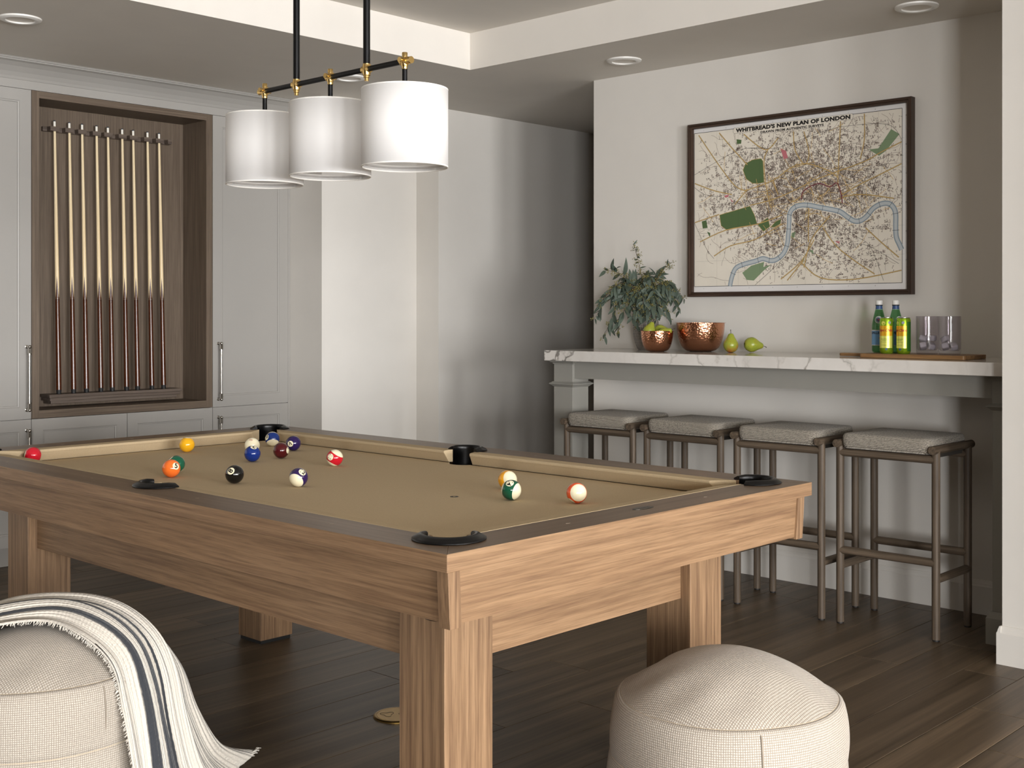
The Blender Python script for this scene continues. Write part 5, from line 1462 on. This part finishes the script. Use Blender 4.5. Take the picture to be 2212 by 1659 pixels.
def bottle(x, y, label, turn):
    c = (x, y, ZBt); R = 0.0305
    t = thing('water_bottle', label, 'bottle', c, 'green glass water bottles')
    prof = [(0.001, 0.004), (0.018, 0.002), (0.024, 0.0), (0.0285, 0.004), (R, 0.010), (R, 0.108), (0.0300, 0.120), (0.0270, 0.140), (0.0225, 0.160), (0.0180, 0.178), (0.0148, 0.190), (0.0135, 0.200), (0.0132, 0.208)]
    inn = [(r-0.0016, z+0.002) for r, z in reversed(prof[2:])]+[(0.001, 0.006)]
    MB().lathe(prof+inn, c, 40).build('glass_body', M['greenglass'], t, smooth=True, angle=50)
    MB().lathe([(0.001, 0.208), (0.0145, 0.208), (0.0148, 0.210), (0.0148, 0.224), (0.0135, 0.2265), (0.001, 0.227)], c, 32).build('cap', M['lwhite'], t, smooth=True)
    MB().lathe([(0.0134, 0.204), (0.0158, 0.2045), (0.0158, 0.2075), (0.0134, 0.208)], c, 32).build('neck_ring', M['rubber'], t, smooth=True)
    MB().lathe([(0.0152, 0.1885), (0.0142, 0.196), (0.0139, 0.2035)], c, 32).build('neck_label', M['lnavy'], t, smooth=True)
    MB().lathe([(0.0156, 0.1865), (0.0152, 0.1885)], c, 32).build('neck_band', M['lwhite'], t, smooth=True)
    lb = MB().lathe([(R+0.0002, 0.034), (R+0.0002, 0.075)], c, 40).build('front_label', M['lblue'], t, smooth=True)
    MB().lathe([(R+0.0002, 0.075), (R+0.0002, 0.095)], c, 40).build('name_band', M['lblue'], t, smooth=True)
    for z0, z1 in ((0.031, 0.034), (0.095, 0.0985)): MB().lathe([(R+0.0003, z0), (R+0.0003, z1)], c, 40).build('label_edge', M['lwhite'], lb, smooth=True)
    A = CAMA+turn
    mb = MB(); vs, fs = text2d('S.PELLEGRINO', 0.0125, 0.0005, space=1.05); wrap(mb, vs, fs, R, 0.085, A, c, 0.0006); mb.build('lettering', M['linkc'], lb, recalc=False)
    mb = MB(); vs, fs = star2(0.0068); wrap(mb, vs, fs, R, 0.064, A+0.12, c, 0.0006); mb.build('star_mark', M['lred'], lb, recalc=False)
    mb = MB()
    for k, wd in enumerate((0.022, 0.030, 0.026)): wrap(mb, [(-wd/2, -0.0008), (wd/2, -0.0008), (wd/2, 0.0008), (-wd/2, 0.0008)], [(0, 1, 2, 3)], R, 0.050-0.005*k, A, c, 0.0006)
    mb.build('small_print', M['lnavy'], lb, recalc=False)
    # round shoulder seal
    sl = None
    for r_, mt, ex in ((0.0165, 'lwhite', 0.0004), (0.0145, 'lgrey', 0.0007), (0.0075, 'lnavy', 0.0010), (0.0035, 'lred', 0.0013)):
        vs, fs = disc2(r_); mb = MB()
        pts = []
        for px_, py_ in vs:
            z = 0.143+py_*0.93; rr = 0.0305-(max(0, z-0.112)**1.35)*0.42
            rr = max(rr, 0.013)+ex; a = A-0.10+px_/0.027
            pts.append((c[0]+rr*math.cos(a), c[1]+rr*math.sin(a), c[2]+z))
        mb.add(pts+[tuple(sum(p[i] for p in pts)/len(pts)*1.0 for i in range(3))], [(i, (i+1) % len(pts), len(pts)) for i in range(len(pts))])
        q = mb.build('shoulder_seal' if sl is None else 'seal_ring', M[mt], sl or t, recalc=False); sl = sl or q
    return t
bottle(4.935, 2.466, 'left green water bottle with white cap behind the cans', 0.05)
bottle(4.935, 2.389, 'right green water bottle with white cap behind the cans', 0.75)
# --- drink cans
M['can'] = plain('can_green', '#9CC22E', 0.24, metal=0.75); M['canrim'] = plain('can_rim', '#C9CCC4', 0.25, metal=1.0)
M['cango'] = plain('can_gold', '#D9A324', 0.30, metal=0.45); M['canye'] = plain('can_yellow', '#D9D868', 0.32, metal=0.4); M['candk'] = plain('can_dark_green', '#3D7A2A', 0.3, metal=0.6)
M['script'] = plain('can_script', '#A32A22', 0.4)
def can(x, y, label, turn):
    c = (x, y, ZBt); R = 0.0287
    t = thing('drink_can', label, 'can', c, 'slim green drink cans')
    MB().lathe([(0.001, 0.006), (0.020, 0.003), (0.0225, 0.0), (0.0245, 0.002), (R, 0.010), (R, 0.1415), (0.0262, 0.1495)], c, 48).build('can_body', M['can'], t, smooth=True, angle=60)
    MB().lathe([(0.0262, 0.1495), (0.0268, 0.1505), (0.0268, 0.1525), (0.0255, 0.1528), (0.0240, 0.1490), (0.001, 0.1490)], c, 48).build('can_lid', M['canrim'], t, smooth=True, angle=50)
    A = CAMA+turn
    g = strip(R, 0.075, 0.118, A-1.15, A+1.15, c).build('gold_panel', M['cango'], t, smooth=True)
    strip(R, 0.024, 0.075, A-1.15, A+1.15, c).build('yellow_panel', M['canye'], t, smooth=True)
    strip(R, 0.012, 0.135, A+1.25, A+2.2, c).build('back_panel', M['candk'], t, smooth=True)
    mb = MB(); vs, fs = text2d('Topo Chico', 0.0150, 0.0004, 0.35, space=0.92)
    wrap(mb, vs, fs, R, 0.099, A-0.02, c, 0.0008); mb.build('lettering', M['script'], g, recalc=False)
    mb = MB()
    for k, (wd, z, h_) in enumerate(((0.036, 0.062, 0.0016), (0.026, 0.056, 0.0012), (0.038, 0.049, 0.0009), (0.030, 0.036, 0.0009))):
        wrap(mb, [(-wd/2+wd*i/8, s*h_/2) for s in (-1, 1) for i in range(9)], [(i, i+1, i+10, i+9) for i in range(8)], R, z, A, c, 0.0006)
    mb.build('small_print', M['candk'], g, recalc=False)
    mb = MB(); vs, fs = disc2(0.0085); wrap(mb, vs, fs, R, 0.129, A-0.25, c, 0.0006); q = mb.build('emblem', M['canye'], g, recalc=False)
    mb = MB(); vs, fs = disc2(0.0062); wrap(mb, vs, fs, R, 0.131, A+0.65, c, 0.0006); mb.build('emblem', M['lgrey'], g, recalc=False)
    mb = MB(); wrap(mb, [(-0.004, -0.004), (0.004, -0.004), (0.004, 0.005), (-0.004, 0.005)], [(0, 1, 2, 3)], R, 0.019, A+0.2, c, 0.0006); mb.build('mark', M['lnavy'], g, recalc=False)
    return t
can(4.832, 2.380, 'left slim lime green drink can with gold band', -0.22)
can(4.832, 2.304, 'right slim lime green drink can with gold band, beside the glasses', -0.72)
# --- tumblers with ice
def tumbler(x, y, label):
    c = (x, y, ZBt); R = 0.0455
    prof = [(0.001, 0.001), (0.040, 0.0), (0.0425, 0.003), (R-0.001, 0.012), (R, 0.03), (R, 0.1575), (R-0.001, 0.1585), (R-0.0026, 0.1575), (R-0.0030, 0.024), (0.036, 0.0155), (0.001, 0.0155)]
    o = MB().lathe([(r, z) for r, z in prof], (0, 0, 0), 56).build('tumbler', M['clear'], smooth=True, angle=40)
    o.location = c
    return tag(o, label, 'glass', 'clear tumblers of ice')
ri = random.Random(8)
def ice(x, y, gl, n):
    for k, (dx, dy, dz, s) in enumerate([(-0.014, 0.012, 0.034, 0.0175), (0.016, -0.010, 0.034, 0.0175), (0.002, 0.020, 0.064, 0.0165), (0.015, -0.012, 0.067, 0.0170)][:n]):
        mb = MB(); vs = []
        mb.box(-s, s, -s*0.8, s*0.8, -s*0.7, s*0.7)
        o = mb.build('ice_cube', M['ice'], bevel=0.006, seg=3)
        for p in o.data.polygons: p.use_smooth = True
        o.location = (x+dx, y+dy, ZBt+dz); o.rotation_euler = (ri.uniform(-.5, .5), ri.uniform(-.5, .5), ri.uniform(0, 3))
        tag(o, '%s ice cube of those in the %s tumbler' % (('bottom left', 'bottom right', 'top left', 'top right')[k], gl), 'ice cube', 'ice cubes in the %s tumbler' % gl)
tumbler(4.872, 2.219, 'left clear tumbler with ice on the serving board'); ice(4.872, 2.219, 'left', 4)
tumbler(4.872, 2.123, 'right clear tumbler with ice on the serving board'); ice(4.872, 2.123, 'right', 3)
